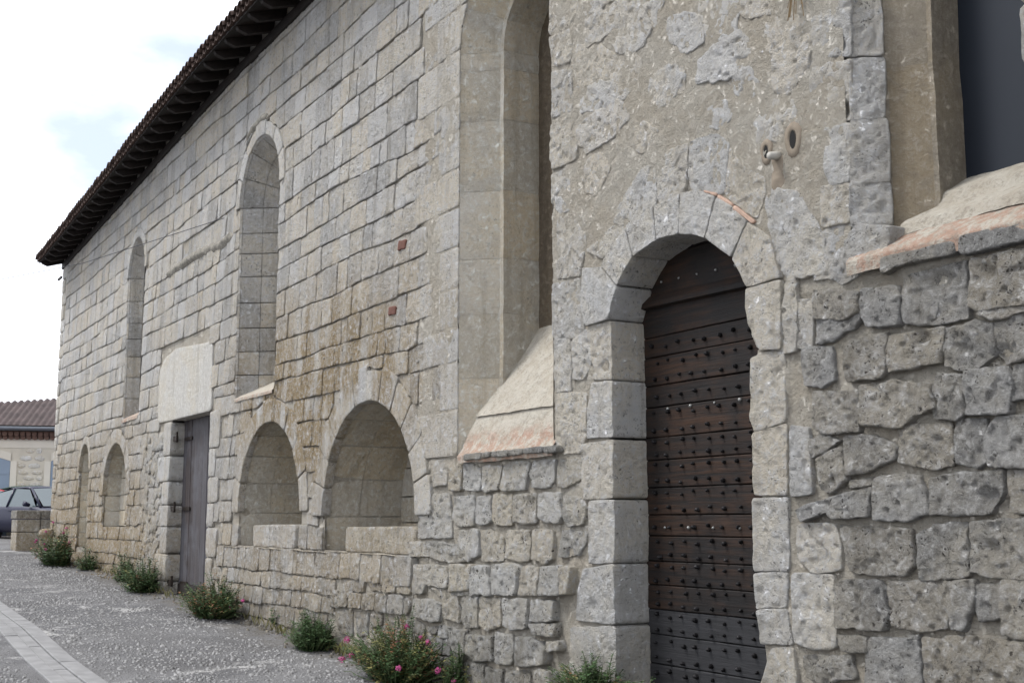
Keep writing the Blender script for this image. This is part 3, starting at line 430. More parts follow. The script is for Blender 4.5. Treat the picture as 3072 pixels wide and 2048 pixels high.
def rec_near(x, z):
    r = np.full(x.shape, .008); r -= .012*sstep(z, 3.0, 3.9)*(x > -8.9); r += .012*(x > -6.0)*(z < 3)
    r -= .014*(x < -10.5)*(x > -11.3)*(z > 2.2)
    r += .012*(z < 2.1)*(x < -8.6); r -= .045*(z < 1.1)*(x < -9)
    return r
V1, F1 = wallgrid(-31.33, -11.4, .07, rec_far); V2, F2 = wallgrid(-11.4, 0, .023, rec_near)
b = len(V1); wall = child(mesh('masonry_wall', np.vstack([V1, V2]), F1+[tuple(i+b for i in f) for f in F2], M_mort))
# ---- traced stones
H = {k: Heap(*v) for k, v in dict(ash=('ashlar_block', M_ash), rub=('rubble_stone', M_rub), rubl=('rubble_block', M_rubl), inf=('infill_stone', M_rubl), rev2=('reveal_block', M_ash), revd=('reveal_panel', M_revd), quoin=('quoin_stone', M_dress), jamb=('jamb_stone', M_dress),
     vous=('voussoir', M_dress), rev=('reveal_block', M_rev), peek=('embedded_stone', M_lint2), back=('niche_block', M_rev)).items()}
def tone(a=.1, b=.9): return random.uniform(a, b)
traced = []
for i, q in enumerate(TR['rub']):
    cxx = np.mean([p[0] for p in q]); czz = np.mean([p[1] for p in q]); near = cxx > -6.2
    pr = random.uniform(.012, .034) if near else random.uniform(.004, .026)+(.05 if czz < 1.15 else 0)
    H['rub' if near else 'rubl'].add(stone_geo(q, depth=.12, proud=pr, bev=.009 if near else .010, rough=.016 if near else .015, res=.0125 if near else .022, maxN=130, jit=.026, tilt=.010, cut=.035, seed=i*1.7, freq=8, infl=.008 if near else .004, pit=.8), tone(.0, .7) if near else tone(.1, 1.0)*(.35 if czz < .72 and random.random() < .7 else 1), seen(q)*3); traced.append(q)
for i, q in enumerate(TR['quoinflat']):
    H['quoin'].add(stone_geo(q, depth=.12, proud=random.uniform(.004, .014), bev=.007, rough=.015, res=.0145, maxN=130, jit=.016, cut=.05, seed=i*2.1, infl=.009, pit=.8), tone(.2, .8), seen(q)*3); traced.append(q)
for i, q in enumerate(TR['peek']):
    H['peek'].add(stone_geo(q, depth=.06, proud=random.uniform(.006, .014), bev=.006, rough=.014, res=.015, maxN=120, jit=.055, cut=.12, seed=i*2.7, infl=.040, pit=.9), tone(.5, 1), seen(q)*3); traced.append(q)
for i, q in enumerate(TR['jamb']+TR['jambl']):
    H['jamb'].add(stone_geo(q, depth=.31, proud=.012+.004*n1(i*3.1), bev=.007, rough=.011, res=.015, maxN=130, jit=.012, cut=.04, seed=i*3.3, infl=.004, pit=.8), tone(.3, .9), seen(q)*3); traced.append(q)
for i, q in enumerate(TR['vous']+TR['outer']):
    inn = i < len(TR['vous'])
    H['vous'].add(stone_geo(q, depth=.31 if inn else .1, proud=(.032 if inn else .014)+.003*n1(i*2.2), bev=.005, rough=.009 if inn else .014, res=.0145, maxN=130, jit=.005 if inn else .03, cut=.03 if inn else .09, seed=i*1.3, infl=.004 if inn else .018, pit=.8), tone(.75, 1) if inn else tone(.3, .8), seen(q)*3); traced.append(q)
# splayed faces of the right-hand tall window's outer stones
q_ = np.array([.8, .6, 0.]); FR = (np.array([-5.39, 0, 0.]), q_, np.array([.6, -.8, 0.]))
for i, q in enumerate(TR['quoinside']):
    H['quoin'].add(stone_geo(q, FR, depth=.08, proud=.012, bev=.004, rough=.012, res=.015, maxN=120, jit=.010, cut=.04, seed=i*5., infl=.014, pit=.8), tone(.5, 1), seen([(p[0]-5.3, p[1]) for p in q])*4)
# ---- loft of an opening's reveal, broken into blocks
def loft_blocks(key, levels, heap, course=.42, mat_t=(.2, .9), sides='both', n=28, gap=.004, ends=True, rough=.004, jo=0, jw=.006):
    cx, hw, zb, zs, rs = OP[key]
    # path parameterised by height on the jambs and angle on the arch
    cuts = []; z = zb+jo
    while z < zs-.15: cuts.append(('j', z)); z += course*random.uniform(.8, 1.2)
    path = [('L', z) for _, z in cuts]+[('A', a) for a in np.linspace(0, math.pi, max(5, int(math.pi*hw/.36)))]+[('R', z) for _, z in cuts[::-1]]
    def pt(s, t, ins):
        h = hw-ins; r = rs-ins
        if s == 'L': return (cx-h, t)
        if s == 'R': return (cx+h, t)
        return (cx-h*math.cos(t), zs+r*math.sin(t))
    for i in range(len(path)-1):
        (s0, t0), (s1, t1) = path[i], path[i+1]
        K = 6; seg = []
        for k in range(K+1):
            u = k/K
            a0_, a1_ = (t0, t1) if s0 == s1 else ((t0, zs) if s0 == 'L' else (zs, t1)); sc_ = hw if (s0 == s1 == 'A') else 1
            dl_ = math.copysign(min(.3, jw/abs((a1_-a0_)*sc_+1e-6)), 1); seg.append((s0 if s0 != 'A' or s1 == 'A' else 'R', a0_+(a1_-a0_)*(dl_+(1-2*dl_)*u)))
        for li in range(len(levels)-1):
            (i0, y0), (i1, y1) = levels[li], levels[li+1]
            D = max(1, int(math.hypot(i1-i0, y1-y0)/.06)); V = []; F = []
            for a_ in range(D+1):
                fr = a_/D
                for k, (s, t) in enumerate(seg):
                    e = 1 if k in (0, K) else 0; e2 = 1 if a_ in (0, D) and len(levels) > 2 else 0
                    ins = i0+(i1-i0)*fr-gap*2*e-gap*e2*0; x, z = pt(s, t, ins); V.append((x, y0+(y1-y0)*fr+(.003*(jw > .003) if li and a_ == 0 else 0)-(.003*(jw > .003) if a_ == D and li < len(levels)-2 else 0), z))
            Va = np.array(V); dn = rough*fbm(Va*9, 41, 3); cxv = np.sign(Va[:, 0]-cx)
            Va[:, 0] += dn*cxv*1.0
            # give it thickness behind
            W_ = K+1
            for a_ in range(D):
                for k in range(K): F.append((a_*W_+k, a_*W_+k+1, (a_+1)*W_+k+1, (a_+1)*W_+k))
            F = [f[::-1] for f in F]
            heap.add((Va, F), tone(*mat_t), .12*.3*5.4/math.hypot(cx, 5.4)**3*3)
def back_panel(name, key, y, mat, ins=0, tint=.4, parent=None):
    P = outline(key, 24, -ins); V = [(x, y, z) for x, z in P]+[(x, y+.1, z) for x, z in P]; k = len(P)
    F = [tuple(range(k))[::-1], tuple(range(k, 2*k))]+[(i, (i+1) % k, k+(i+1) % k, k+i) for i in range(k)]
    return mesh(name, V, F, mat, parent or wall, False, tint)
loft_blocks('tall1', [(0, 0.0), (.255, .30), (.315, .305), (.325, .69)], H['rev'], .62, (.3, .9), jo=.0, rough=.009, jw=.0012)
OP['tall1i'] = (-9.67, .53, 2.2, 6.1, .55)
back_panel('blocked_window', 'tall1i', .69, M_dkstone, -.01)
loft_blocks('tall2', [(.0, .014), (.19, .155), (.37, .30), (.40, .31), (.39, .55)], H['revd'], 1.3, (.2, .7), rough=.008, jw=.0)
OP['tall2i'] = (-4.56, .455, 3.1, 6.6, .46)
pan = back_panel('window_panel', 'tall2i', .55, M_board, -.02); pan['label'] = 'dark blue-grey board closing the window'
del OP['tall1i'], OP['tall2i']
for k, y1, i1 in (('w1', .55, .42), ('w2', .5, .34)):
    loft_blocks(k, [(0, 0.0), (.035, .03), (i1*.5, y1*.5), (i1, y1)], H['rev2'], .36, (.0, .6), rough=.012)
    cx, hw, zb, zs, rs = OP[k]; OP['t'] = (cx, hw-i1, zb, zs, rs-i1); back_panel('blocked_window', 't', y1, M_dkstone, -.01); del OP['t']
for k, y1 in (('a1', 1.0), ('a2', 1.0), ('a3', .35), ('a4', .30)):
    loft_blocks(k, [(-.012, .05), (-.008, .46), (-.005, y1+.02)] if y1 > .9 else [(-.012, .05), (-.005, y1+.02)], H['back'], .36, (.0, 1), rough=.010, jw=.009)
for k in ('tall1', 'w1', 'w2', 'a1', 'a2', 'a3', 'a4'):   # mortar skin directly behind the reveal blocks is the wall core itself
    cx, hw, zb, zs, rs = OP[k]
    dep = dict(tall1=.9, w1=.62, w2=.56, a1=1.05, a2=1.05, a3=.4, a4=.34)[k]
    P = outline(k, 24, .02); V = [(x, .02, z) for x, z in P]+[(x, dep, z) for x, z in P]; n_ = len(P)
    mesh('opening_core', V, [(i, i+1, n_+i+1, n_+i) for i in range(n_-1)]+[tuple(range(n_, 2*n_)), (0, n_, 2*n_-1, n_-1)], M_mort, wall, False)
# back walls of the arched recesses
def courses_back(key, y, h0, wr=(.35, .75), mat='back'):
    cx, hw, zb, zs, rs = OP[key]; z = zb+.01; Fm = (np.array([0, y, 0.]), WALL[1], WALL[2])
    while z < zs+rs-.02:
        h = h0*random.uniform(.85, 1.15); zt = min(z+h, zs+rs)
        x = cx-hw
        while x < cx+hw-.02:
            w = min(random.uniform(*wr), cx+hw-x); w = w if cx+hw-x-w > .12 else cx+hw-x
            q = [(x+.005, z+.006), (x+w-.005, z+.006), (x+w-.005, zt-.006), (x+.005, zt-.006)]
            mz = (z+zt)/2
            if inside(key, np.array(x+w/2), np.array(mz), .12, .1):
                H[mat].add(stone_geo(q, Fm, depth=.05, proud=.0, bev=.008, rough=.006, res=.08, jit=.005, cut=.05, seed=x), tone(.3, .9), seen(q))
            x += w
        z = zt
for k, y in (('a1', .98), ('a2', .98), ('a3', .33), ('a4', .28)): courses_back(k, y, .30)
# ---- arch rings of dressed stones
def ring(key, w, n, dep, tint=(.3, .9), jit=.004, a0=0, a1=math.pi, proud=.012):
    cx, hw, zb, zs, rs = OP[key]
    for i in range(n):
        t0 = a0+(a1-a0)*i/n; t1 = a0+(a1-a0)*(i+1)/n; g_ = .006/hw; q = []; ww = w*random.uniform(.88, 1.1)
        for k in range(5):
            t = t0+g_+(t1-t0-2*g_)*k/4; q.append((cx-hw*math.cos(t), zs+rs*math.sin(t)))
        for k in range(4, -1, -2):
            t = t0+g_+(t1-t0-2*g_)*k/4; q.append((cx-(hw+ww)*math.cos(t), zs+(rs+ww)*math.sin(t)))
        H['vous'].add(stone_geo(q, depth=dep, proud=proud+random.uniform(-.003, .006), bev=.009, rough=.006, res=.045, jit=jit, cut=.04, seed=i*3.1+cx), tone(*tint), seen(q))
ring('w1', .20, 7, .06); ring('w2', .16, 5, .06); ring('a1', .30, 9, .08); ring('a2', .36, 12, .09, proud=.02); ring('a3', .27, 8, .07); ring('a4', .16, 5, .06)
# ---- quoins up the left side of the tall niche
QZ = [8.2, 7.7, 7.25, 6.9, 6.59, 6.15, 5.68, 5.34, 4.97, 4.58, 4.2, 3.8, 3.42, 3.09, 2.64, 2.2]
QW = [.5, .9, .45, .8, .5, .95, .4, .45, 1.0, .55, .4, .42, .75, .38, .95, .55]
wq = {}
for i in range(len(QZ)-1):
    zt, zb_ = QZ[i]-.008, QZ[i+1]+.008; w = QW[i]; mz = (zt+zb_)/2
    def xr(z):
        cx, hw, zb, zs, rs = OP['tall1']; return cx-hw*math.sqrt(max(0, 1-((z-zs)/rs)**2)) if z > zs else cx-hw
    if mz > 6.9: continue
    q = [(-10.52-w, zb_), (xr(zb_)-.002, zb_), (xr(mz)-.002, mz), (xr(zt)-.002, zt), (-10.52-w, zt)]
    H['quoin'].add(stone_geo(q, depth=.10, proud=.010, bev=.007, rough=.005, res=.04, jit=.005, cut=.05, seed=i*4.), tone(.5, 1), seen(q)*3); wq[i] = q; traced.append(q)
# corner quoins at the far end (a pale strip) and the end wall
z = .55; i = 0
while z < 7.8:
    h = random.uniform(.28, .36); w = .55 if i % 2 else .3; zt = min(z+h, 7.85)
    q = [(-31.36, z+.006), (-31.36+w, z+.006), (-31.36+w, zt-.006), (-31.36, zt-.006)]
    H['quoin'].add(stone_geo(q, depth=.3, proud=.012, bev=.02, rough=.006, res=.08, jit=.01, seed=i*3.), tone(.5, 1), seen(q)); traced.append(q); z = zt; i += 1
# ---- surround of the small door
LINT = [(-21.70, 3.25), (-21.73, 4.12), (-21.40, 4.33), (-20.7, 4.42), (-18.61, 4.28), (-18.55, 3.235)]
o = mesh('door_lintel', *stone_geo(LINT, depth=.28, proud=.006, bev=.008, rough=.006, res=.06, jit=.010, cut=.03), M_lint, wall, True, .8); traced.append(LINT)
z = .30; i = 0
while z < 3.2:
    h = random.uniform(.34, .46); zt = min(z+h, 3.225); zt = 3.225 if 3.225-zt < .15 else zt
    w = (.42, .75)[i % 2]; q = [(-20.80-w, z+.006), (-20.80, z+.006), (-20.80, zt-.006), (-20.80-w, zt-.006)]
    H['jamb'].add(stone_geo(q, depth=.26, proud=.016, bev=.012, rough=.008, res=.07, jit=.01, cut=.06, seed=i+9.), tone(.4, 1), seen(q)); traced.append(q)
    w = (.5, .32)[i % 2]; q = [(-18.57, z+.006), (-18.57+w, z+.006), (-18.57+w, zt-.006), (-18.57, zt-.006)]
    H['jamb'].add(stone_geo(q, depth=.26, proud=.016, bev=.012, rough=.008, res=.07, jit=.01, cut=.06, seed=i+19.), tone(.4, 1), seen(q)); traced.append(q); z = zt; i += 1
# ---- coursed blocks of the long wall
TB = np.array([(min(p[0] for p in q), max(p[0] for p in q), min(p[1] for p in q), max(p[1] for p in q)) for q in traced])
KEYS = [('w1', .20, 0), ('w2', .16, 0), ('a1', .30, 0), ('a2', .37, 0), ('a3', .27, 0), ('a4', .16, 0)]
def pusher(P):
    P = P.copy()
    for k, gr, _ in KEYS:
        cx, hw, zb, zs, rs = OP[k]
        if abs(P[:, 0].mean()-cx) > hw+1: continue
        for j in range(len(P)):
            x, z = P[j]
            if z > zs:
                e = math.hypot((x-cx)/(hw+gr+.008), (z-zs)/(rs+gr+.008))
                if 1e-6 < e < 1: P[j] = (cx+(x-cx)/e, zs+(z-zs)/e)
            elif z > zb and abs(x-cx) < hw:
                if z-zb < .12: P[j][1] = zb
                else: P[j][0] = cx+math.copysign(hw, x-cx)
    return P
def blocked(x0, x1, z0, z1):
    cx, cz = (x0+x1)/2, (z0+z1)/2
    for k, gr, _ in KEYS:
        if inside(k, np.array(cx), np.array(cz), gr-.05, -.02, -.02): return True
        c, hw, zb, zs, rs = OP[k]
    ox = np.minimum(TB[:, 1], x1)-np.maximum(TB[:, 0], x0); oz = np.minimum(TB[:, 3], z1)-np.maximum(TB[:, 2], z0)
    ar = np.where((ox > 0) & (oz > 0), ox*oz, 0)
    return ar.sum() > .45*(x1-x0)*(z1-z0) or (in_poly(SDZ, np.array(cx), np.array(cz)))
HOOD = [(-21.55, 5.77), (-20.9, 5.80), (-20.0, 5.82), (-19.3, 5.79), (-18.9, 5.76), (-18.3, 5.73), (-17.75, 5.75)]
ZC = [8.60, 8.32, 8.05, 7.76, 7.40, 7.12, 6.82, 6.47, 6.14, 5.74, 5.47, 5.15, 4.87, 4.55, 4.24, 3.92, 3.57, 3.37, 3.10, 2.80, 2.50, 2.20, 1.90, 1.58, 1.27, .98, .78, .58, .38, .18, -.02]
def zwave(zi, x): return ZC[zi]+(.05*n1(x*.35, zi)+.02*n1(x*1.3, zi+50)+.022*n1(math.floor(x*.55+zi*.37), zi+90))*(1 if 0 < zi < len(ZC) else 0)*(0 if abs(ZC[zi]-1.27) < .01 else 1)
for ci in range(len(ZC)-1):
    lo = ZC[ci+1] < 3.0
    for (xa, xb) in ((-31.33, -10.55), (-4.15, 1.9)):
        x = xa
        while x < xb:
            w = random.uniform(.20, .44) if lo else random.uniform(.22, .54)
            if ZC[ci] < 1.3: w = random.uniform(.2, .42)
            if random.random() < .12: w *= .55
            # stop at a reveal arris or door jamb
            for k, _, _ in KEYS:
                c, hw, zb, zs, rs = OP[k]
                if zb+.05 < (ZC[ci]+ZC[ci+1])/2 < zs:
                    for e in (c-hw, c+hw):
                        if x < e-.05 and x+w > e-.14: w = e-x
            for r in (-21.22, -18.25, -11.1):
                if x < r-.05 and x+w > r-.12 and ZC[ci] < 3.3 and r < -12: w = r-x
            x1 = min(x+w, xb); m_ = (x+x1)/2
            zt, z0 = zwave(ci, m_), zwave(ci+1, m_); zt2, z02 = zwave(ci, x1), zwave(ci+1, x1); zt1, z01 = zwave(ci, x), zwave(ci+1, x)
            g0, g1 = gz(m_)-.06, float(eave(m_))+.05
            if z0 > g1 or zt < g0 or blocked(x, x1, max(z0, g0), zt): x = x1; continue
            hood = any(abs((z0+zt)/2-hz_) < .13 and abs(m_-hx) < .45 for hx, hz_ in HOOD[:-1])
            hj = max(.0008, .0055+.006*n1(x*1.1, ci)+random.uniform(-.003, .003)); vj = .002 if random.random() < .45 else random.uniform(.004, .008)
            a_, b_ = random.uniform(-.008, .008), random.uniform(-.008, .008)
            q = [(x+vj+a_, z01+hj), (m_, z0+hj+random.uniform(-.004, .008)), (x1-vj+b_, z02+hj), (x1-vj+b_, zt2-hj*.6), (m_, zt-hj*.6), (x+vj+a_, zt1-hj*.6)]
            rough_zone = x > -13.5 and x < -10 or lo
            pr = random.uniform(-.004, .013)+(.055 if (ZC[ci] < 1.29 and x > -17.8) else 0)
            if hood: pr -= .02
            patch = .5+.5*n1(x*.5+z0*.9, 77)
            t_ = min(1, max(0, .62+.35*patch*random.uniform(-.6, 1)-(.25 if lo else 0)+random.uniform(-.45, .25)))
            fr_ = x > -19
            H['ash'].add(stone_geo(q, depth=.055, proud=pr, bev=.008 if fr_ else .007, rough=.013 if rough_zone else .009, res=.034 if x > -16 else .07, jit=.017 if rough_zone else .014, pit=.7,
                                   tilt=.008 if not lo else .014, cut=.06, minN=14, maxN=64, pushf=pusher, seed=x*1.3), t_, seen(q)*(0.6 if x > -3 else 1)); x = x1
# small rubble infill left of the little door, where the facing has gone
for i in range(170):
    x = random.uniform(-22.5, -21.3); z = random.uniform(.5, 3.0)
    s = random.uniform(.08, .15); q = [(x+s*math.cos(a)*random.uniform(.8, 1.2), z+s*.7*math.sin(a)*random.uniform(.8, 1.2)) for a in np.linspace(0, 6.28, 7)[:-1]]
    H['inf'].add(stone_geo(q, depth=.05, proud=random.uniform(.008, .03), bev=.014, rough=.01, res=.06, minN=10, jit=.01, seed=i), tone(.5, 1), seen(q)*.5)
# plinth ledge below the two recesses is formed by the proud courses; its flat top
Vt, Ft = [], []
xs_ = np.arange(-17.75, -11.3, .08)
for x in xs_: Vt += [(x, -.058+.006*n1(x*5, 3), 1.262+.01*n1(x*3, 4)), (x, 1.04, 1.272+.004*n1(x*3, 9))]
Ft = [(2*i, 2*i+2, 2*i+3, 2*i+1) for i in range(len(xs_)-1)]
mesh('ledge_bed', Vt, Ft, M_rev, wall, False, .5)
for k in H: H[k].build(wall)
# loose blocks standing on the ledge inside the recesses
def ledge_block(x0, x1, z1, tint, mat):
    Fm = (np.array([0, .06, 0.]), WALL[1], WALL[2]); q = [(x0, 1.275), (x1, 1.275), (x1, z1), (x0, z1-.01)]
    return mesh('ledge_block', *stone_geo(q, Fm, depth=.34, proud=.05, bev=.022, rough=.014, res=.03, jit=.014, cut=.1, seed=x0), mat, wall, True, tint)
ledge_block(-16.48, -14.86, 1.565, 1.0, M_ash); ledge_block(-13.27, -11.45, 1.555, .5, M_rubl)
# niche sills
def sill(name, x0, x1, prof, orange_to, parent=wall, n=30, seed=0):
    V = []; T_ = []; F = []; m_ = len(prof)*6-5
    pr = []
    for i in range(len(prof)-1):
        for k in range(6): t = k/6; pr.append((prof[i][0]+(prof[i+1][0]-prof[i][0])*t, prof[i][1]+(prof[i+1][1]-prof[i][1])*t, i))
    pr.append((*prof[-1], len(prof)-2)); m_ = len(pr)
    for k in range(n+1):
        x = x0+(x1-x0)*k/n
        for (y, z, i) in pr: V.append((x, y, z)); T_.append(1.0 if z < orange_to else max(0, 1-(z-orange_to)/.12))
    V = np.array(V); V[:, 2] += .012*fbm(V*6, 51+seed, 3)+.006*fbm(V*20, 52, 2)
    for k in range(n):
        for j in range(m_-1): F.append((k*m_+j, (k+1)*m_+j, (k+1)*m_+j+1, k*m_+j+1))
    return mesh(name, V, F, M_sill, parent, True, T_)
sill('window_sill', -10.46, -8.78, [(-.035, 2.13), (-.04, 2.20), (.02, 2.28), (.15, 2.59)], 2.33, seed=1)
sill('window_sill', -10.40, -8.80, [(.12, 2.565), (.16, 2.62), (.30, 2.85), (.50, 3.12), (.82, 3.62)], 2.2, seed=2)
sill('window_sill', -5.42, -3.68, [(-.045, 3.04), (-.05, 3.12), (.0, 3.17), (.14, 3.27)], 3.26, seed=3)
sill('window_sill', -5.15, -3.95, [(.10, 3.245), (.13, 3.32), (.30, 3.42), (.34, 3.50), (.58, 3.63)], 3.1, seed=4)
sill('window_sill', -17.40, -15.78, [(-.02, 3.26), (-.02, 3.30), (.1, 3.37), (.6, 3.62)], 3.24, seed=5)
sill('window_sill', -24.36, -23.12, [(-.02, 3.44), (-.02, 3.50), (.1, 3.56), (.55, 3.8)], 3.56, seed=6)
# edging tiles and stones under the sills
x = -10.30; i = 0
while x < -8.85:
    w = random.uniform(.12, .42); q = [(x, 2.155+.02*n1(x*4)), (x+w-.01, 2.155+.02*n1(x*4+1)), (x+w-.012, 2.215), (x+.002, 2.212)]
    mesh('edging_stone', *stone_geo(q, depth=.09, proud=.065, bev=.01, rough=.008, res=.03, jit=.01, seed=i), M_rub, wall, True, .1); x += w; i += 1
for i, q in enumerate(TR['sillface']):
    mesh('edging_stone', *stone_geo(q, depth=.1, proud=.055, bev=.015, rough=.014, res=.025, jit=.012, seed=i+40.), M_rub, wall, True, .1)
# two bricks let into the wall
for q in ([(-11.93, 4.41), (-11.72, 4.395), (-11.70, 4.50), (-11.90, 4.52)], [(-12.14, 3.755), (-11.95, 3.745), (-11.94, 3.83), (-12.13, 3.845)]):
    mesh('brick', *stone_geo(q, depth=.05, proud=.016 if q[0][1] > 2 else .03, bev=.010, rough=.006, res=.02, jit=.014, cut=.1), M_brick, wall, True, .5)
for q in TR['brickk']: mesh('brick', *stone_geo(q, depth=.05, proud=.024, bev=.006, rough=.008, res=.02, jit=.014, cut=.05), M_pbrick, wall, True, .5)
# eroded hood bands
def band(name, pts, w, dep, mat):
    V = []; F = []; K = 7; P = []
    for i in range(len(pts)-1):
        for t in np.linspace(0, 1, 9)[:-1]: P.append((pts[i][0]+(pts[i+1][0]-pts[i][0])*t, pts[i][1]+(pts[i+1][1]-pts[i][1])*t))
    P.append(pts[-1])
    for i, (x, z) in enumerate(P):
        a = P[max(i-1, 0)]; b = P[min(i+1, len(P)-1)]; t = np.array([b[0]-a[0], b[1]-a[1]]); t /= np.linalg.norm(t); nn = np.array([-t[1], t[0]]); e = min(1, (min(i, len(P)-1-i)+1)/4)
        for k in range(K+1):
            s = (k/K-.5)*w*e; y = .01-dep*e*math.cos((k/K-.5)*math.pi); V.append((x+nn[0]*s, y, z+nn[1]*s))
    V = np.array(V); V[:, 1] += .035*fbm(V*9, 61, 3)*np.clip(-V[:, 1]/dep+.3, 0, 1); V[:, 2] += .02*fbm(V*7, 63, 2)
    for i in range(len(P)-1):
        for k in range(K): F.append((i*(K+1)+k, i*(K+1)+k+1, (i+1)*(K+1)+k+1, (i+1)*(K+1)+k))
    return mesh(name, V, [f[::-1] for f in F], mat, wall, True)
band('hood_band', HOOD, .17, .045, M_lich)
band('hood_band', [(-17.35, 6.98), (-17.05, 7.13), (-16.65, 7.18), (-16.2, 7.13)], .13, .04, M_lich)
# putlog holes and pipe sleeves above the arch
def sleeve(x, z, r, hr):
    m_ = MB(); n = 14; V = []
    for rr, y in ((r*1.15, .01), (r, -.014), (hr*1.25, -.02), (hr, -.012), (hr, .02)):
        for k in range(n): a = 2*math.pi*k/n; V.append((x+rr*math.cos(a)*(.75 if rr > hr*1.2 else .6)*(1+.1*math.sin(3*a)), y, z+rr*math.sin(a)*1.15))
    F = [(i*n+k, i*n+(k+1) % n, (i+1)*n+(k+1) % n, (i+1)*n+k) for i in range(4) for k in range(n)]
    o = mesh('cement_collar', V, [f[::-1] for f in F], simple_c, wall, True); V2 = [(x+hr*math.cos(2*math.pi*k/n)*.55, -.0155, z+hr*math.sin(2*math.pi*k/n)*1.2) for k in range(n)]
    mesh('hole_shade_disc', V2, [tuple(range(n))], M_hole, o, False); return o  # flat near-black disc paints the shade inside the hole
simple_c = simple('brown cement', (.20, .165, .125), .95, 0, .15, 20, .6)
sleeve(-6.135, 3.985, .075, .036); sleeve(-5.62-.26, 4.00, .10, .05); 
ir = MB().tube([(-6.02, .0, 3.93), (-6.02, -.09, 3.92)], [.03, .024], 10); mesh('pipe_stub', ir.V, ir.F, simple('pale pipe', (.38, .36, .32), .7), wall, True)
band('run_mortar', [(-6.04, 3.97), (-6.03, 3.86), (-6.04, 3.74), (-6.02, 3.62)], .16, .035, simple_c)
for (x, z, r) in ((-10.10, 1.335, .05), (-9.02, 1.10, .12), (-8.22, 2.62, .10)):
    V = [(x+r*math.cos(a)*(1+.25*math.sin(2.3*a+x)), -.048 if z < 1.2 else -.0245, z+r*.7*math.sin(a)) for a in np.linspace(0, 6.283, 15)[:-1]]
# straw-like root tuft poking out near the top
rt = MB()
for k in range(9):
    a = random.uniform(-.09, .09); rt.tube([(-5.76, .0, 5.0), (-5.76+a*.5, -.05, 4.98), (-5.76+a, -.06, 4.86-random.random()*.12)], .0035, 3)
rt.build('root_tuft', M_dry, wall)
# ---------------------------------------------------------------- big studded door
sd = child(empty('studded_door', (0, 0, 0))); sd.matrix_parent_inverse = BI
ZD = [4.0, 3.62, 3.229, 3.001, 2.845, 2.627, 2.462, 2.233, 2.062, 1.856, 1.653, 1.497, 1.311, 1.137, .958, .774, .56, .34, .10]
for i in range(len(ZD)-1):
    zt, zb_ = ZD[i]-.003, ZD[i+1]+.003; yo = .30+random.uniform(-.004, .004)
    V = []; F = []; nn = 14; prof = [(yo+.05, zb_), (yo+.006, zb_), (yo, zb_+.006), (yo-.001, (zb_+zt)/2), (yo, zt-.006), (yo+.006, zt), (yo+.05, zt)]
    for k in range(nn+1):
        x = -8.15+1.95*k/nn
        for j, (y, z) in enumerate(prof): V.append((x, y+.003*n1(x*6+i, 5+j), z+(.0025*n1(x*4+i*3, 8) if 0 < j < 6 else 0)))
    for k in range(nn): F += [(k*7+j, (k+1)*7+j, (k+1)*7+j+1, k*7+j+1) for j in range(6)]
    mesh('door_plank', V, F, M_oak if zb_ > .80 else M_oakg, sd, False, random.random())
MB().box(-8.2, -6.1, .352, .42, .05, 4.0).build('door_backing', M_hole, sd)
b_ = MB(); V = [(-8.1, .295, 3.225), (-8.1, .25, 3.235), (-8.1, .25, 3.27), (-8.1, .298, 3.33), (-6.3, .295, 3.195), (-6.3, .25, 3.205), (-6.3, .25, 3.24), (-6.3, .298, 3.30)]
b_.add(V, [(0, 4, 5, 1), (1, 5, 6, 2), (2, 6, 7, 3)]); b_.build('door_rail', M_oak, sd)
def stud_mesh(r, h):
    V = []; F = []; n = 8
    for rr, y in ((r, 0), (r*.8, -h*.6), (r*.35, -h)):
        for k in range(n): a = 2*math.pi*k/n; V.append((rr*math.cos(a), y, rr*math.sin(a)))
    for i in range(2): F += [(i*n+k, i*n+(k+1) % n, (i+1)*n+(k+1) % n, (i+1)*n+k)[::-1] for k in range(n)]
    F.append(tuple(2*n+k for k in range(n))[::-1]); return V, F
sm = bpy.data.meshes.new('stud'); V, F = stud_mesh(.016, .028); sm.from_pydata(V, [], F); sm.materials.append(M_stud)
sw = bpy.data.meshes.new('bright_stud'); V, F = stud_mesh(.013, .014); sw.from_pydata(V, [], F); sw.materials.append(M_studw)
def put(me, x, z, y=.297):
    o = bpy.data.objects.new('door_stud', me); COL.objects.link(o); o.parent = sd; o.location = (x, y, z); q = random.uniform(.75, 1.2); o.scale = (q*random.uniform(.8, 1.3), q, q); o.rotation_euler = (random.uniform(-.2, .2), random.random(), random.uniform(-.25, .25))
for i in range(3, len(ZD)-2):
    for fr in (.22, .78) if ZD[i]-ZD[i+1] > .17 else (.5,):
        z = ZD[i+1]+(ZD[i]-ZD[i+1])*fr; off = random.uniform(-.03, .03)
        for k in range(1, 11): put(sm, -7.98+k*.158+off+random.uniform(-.02, .02), z+random.uniform(-.014, .014))
for x in np.linspace(-7.72, -6.62, 6): put(sw, x, 3.40-.03*(x+7.2), .30)
for x in np.linspace(-7.66, -6.55, 5): put(sw, x, 2.44)
for x in np.linspace(-7.72, -6.58, 5): put(sw, x, 1.56)
MB().box(-8.0, -6.2, -.02, .42, -.1, .11).build('door_step', M_dress, wall, tint=.5)
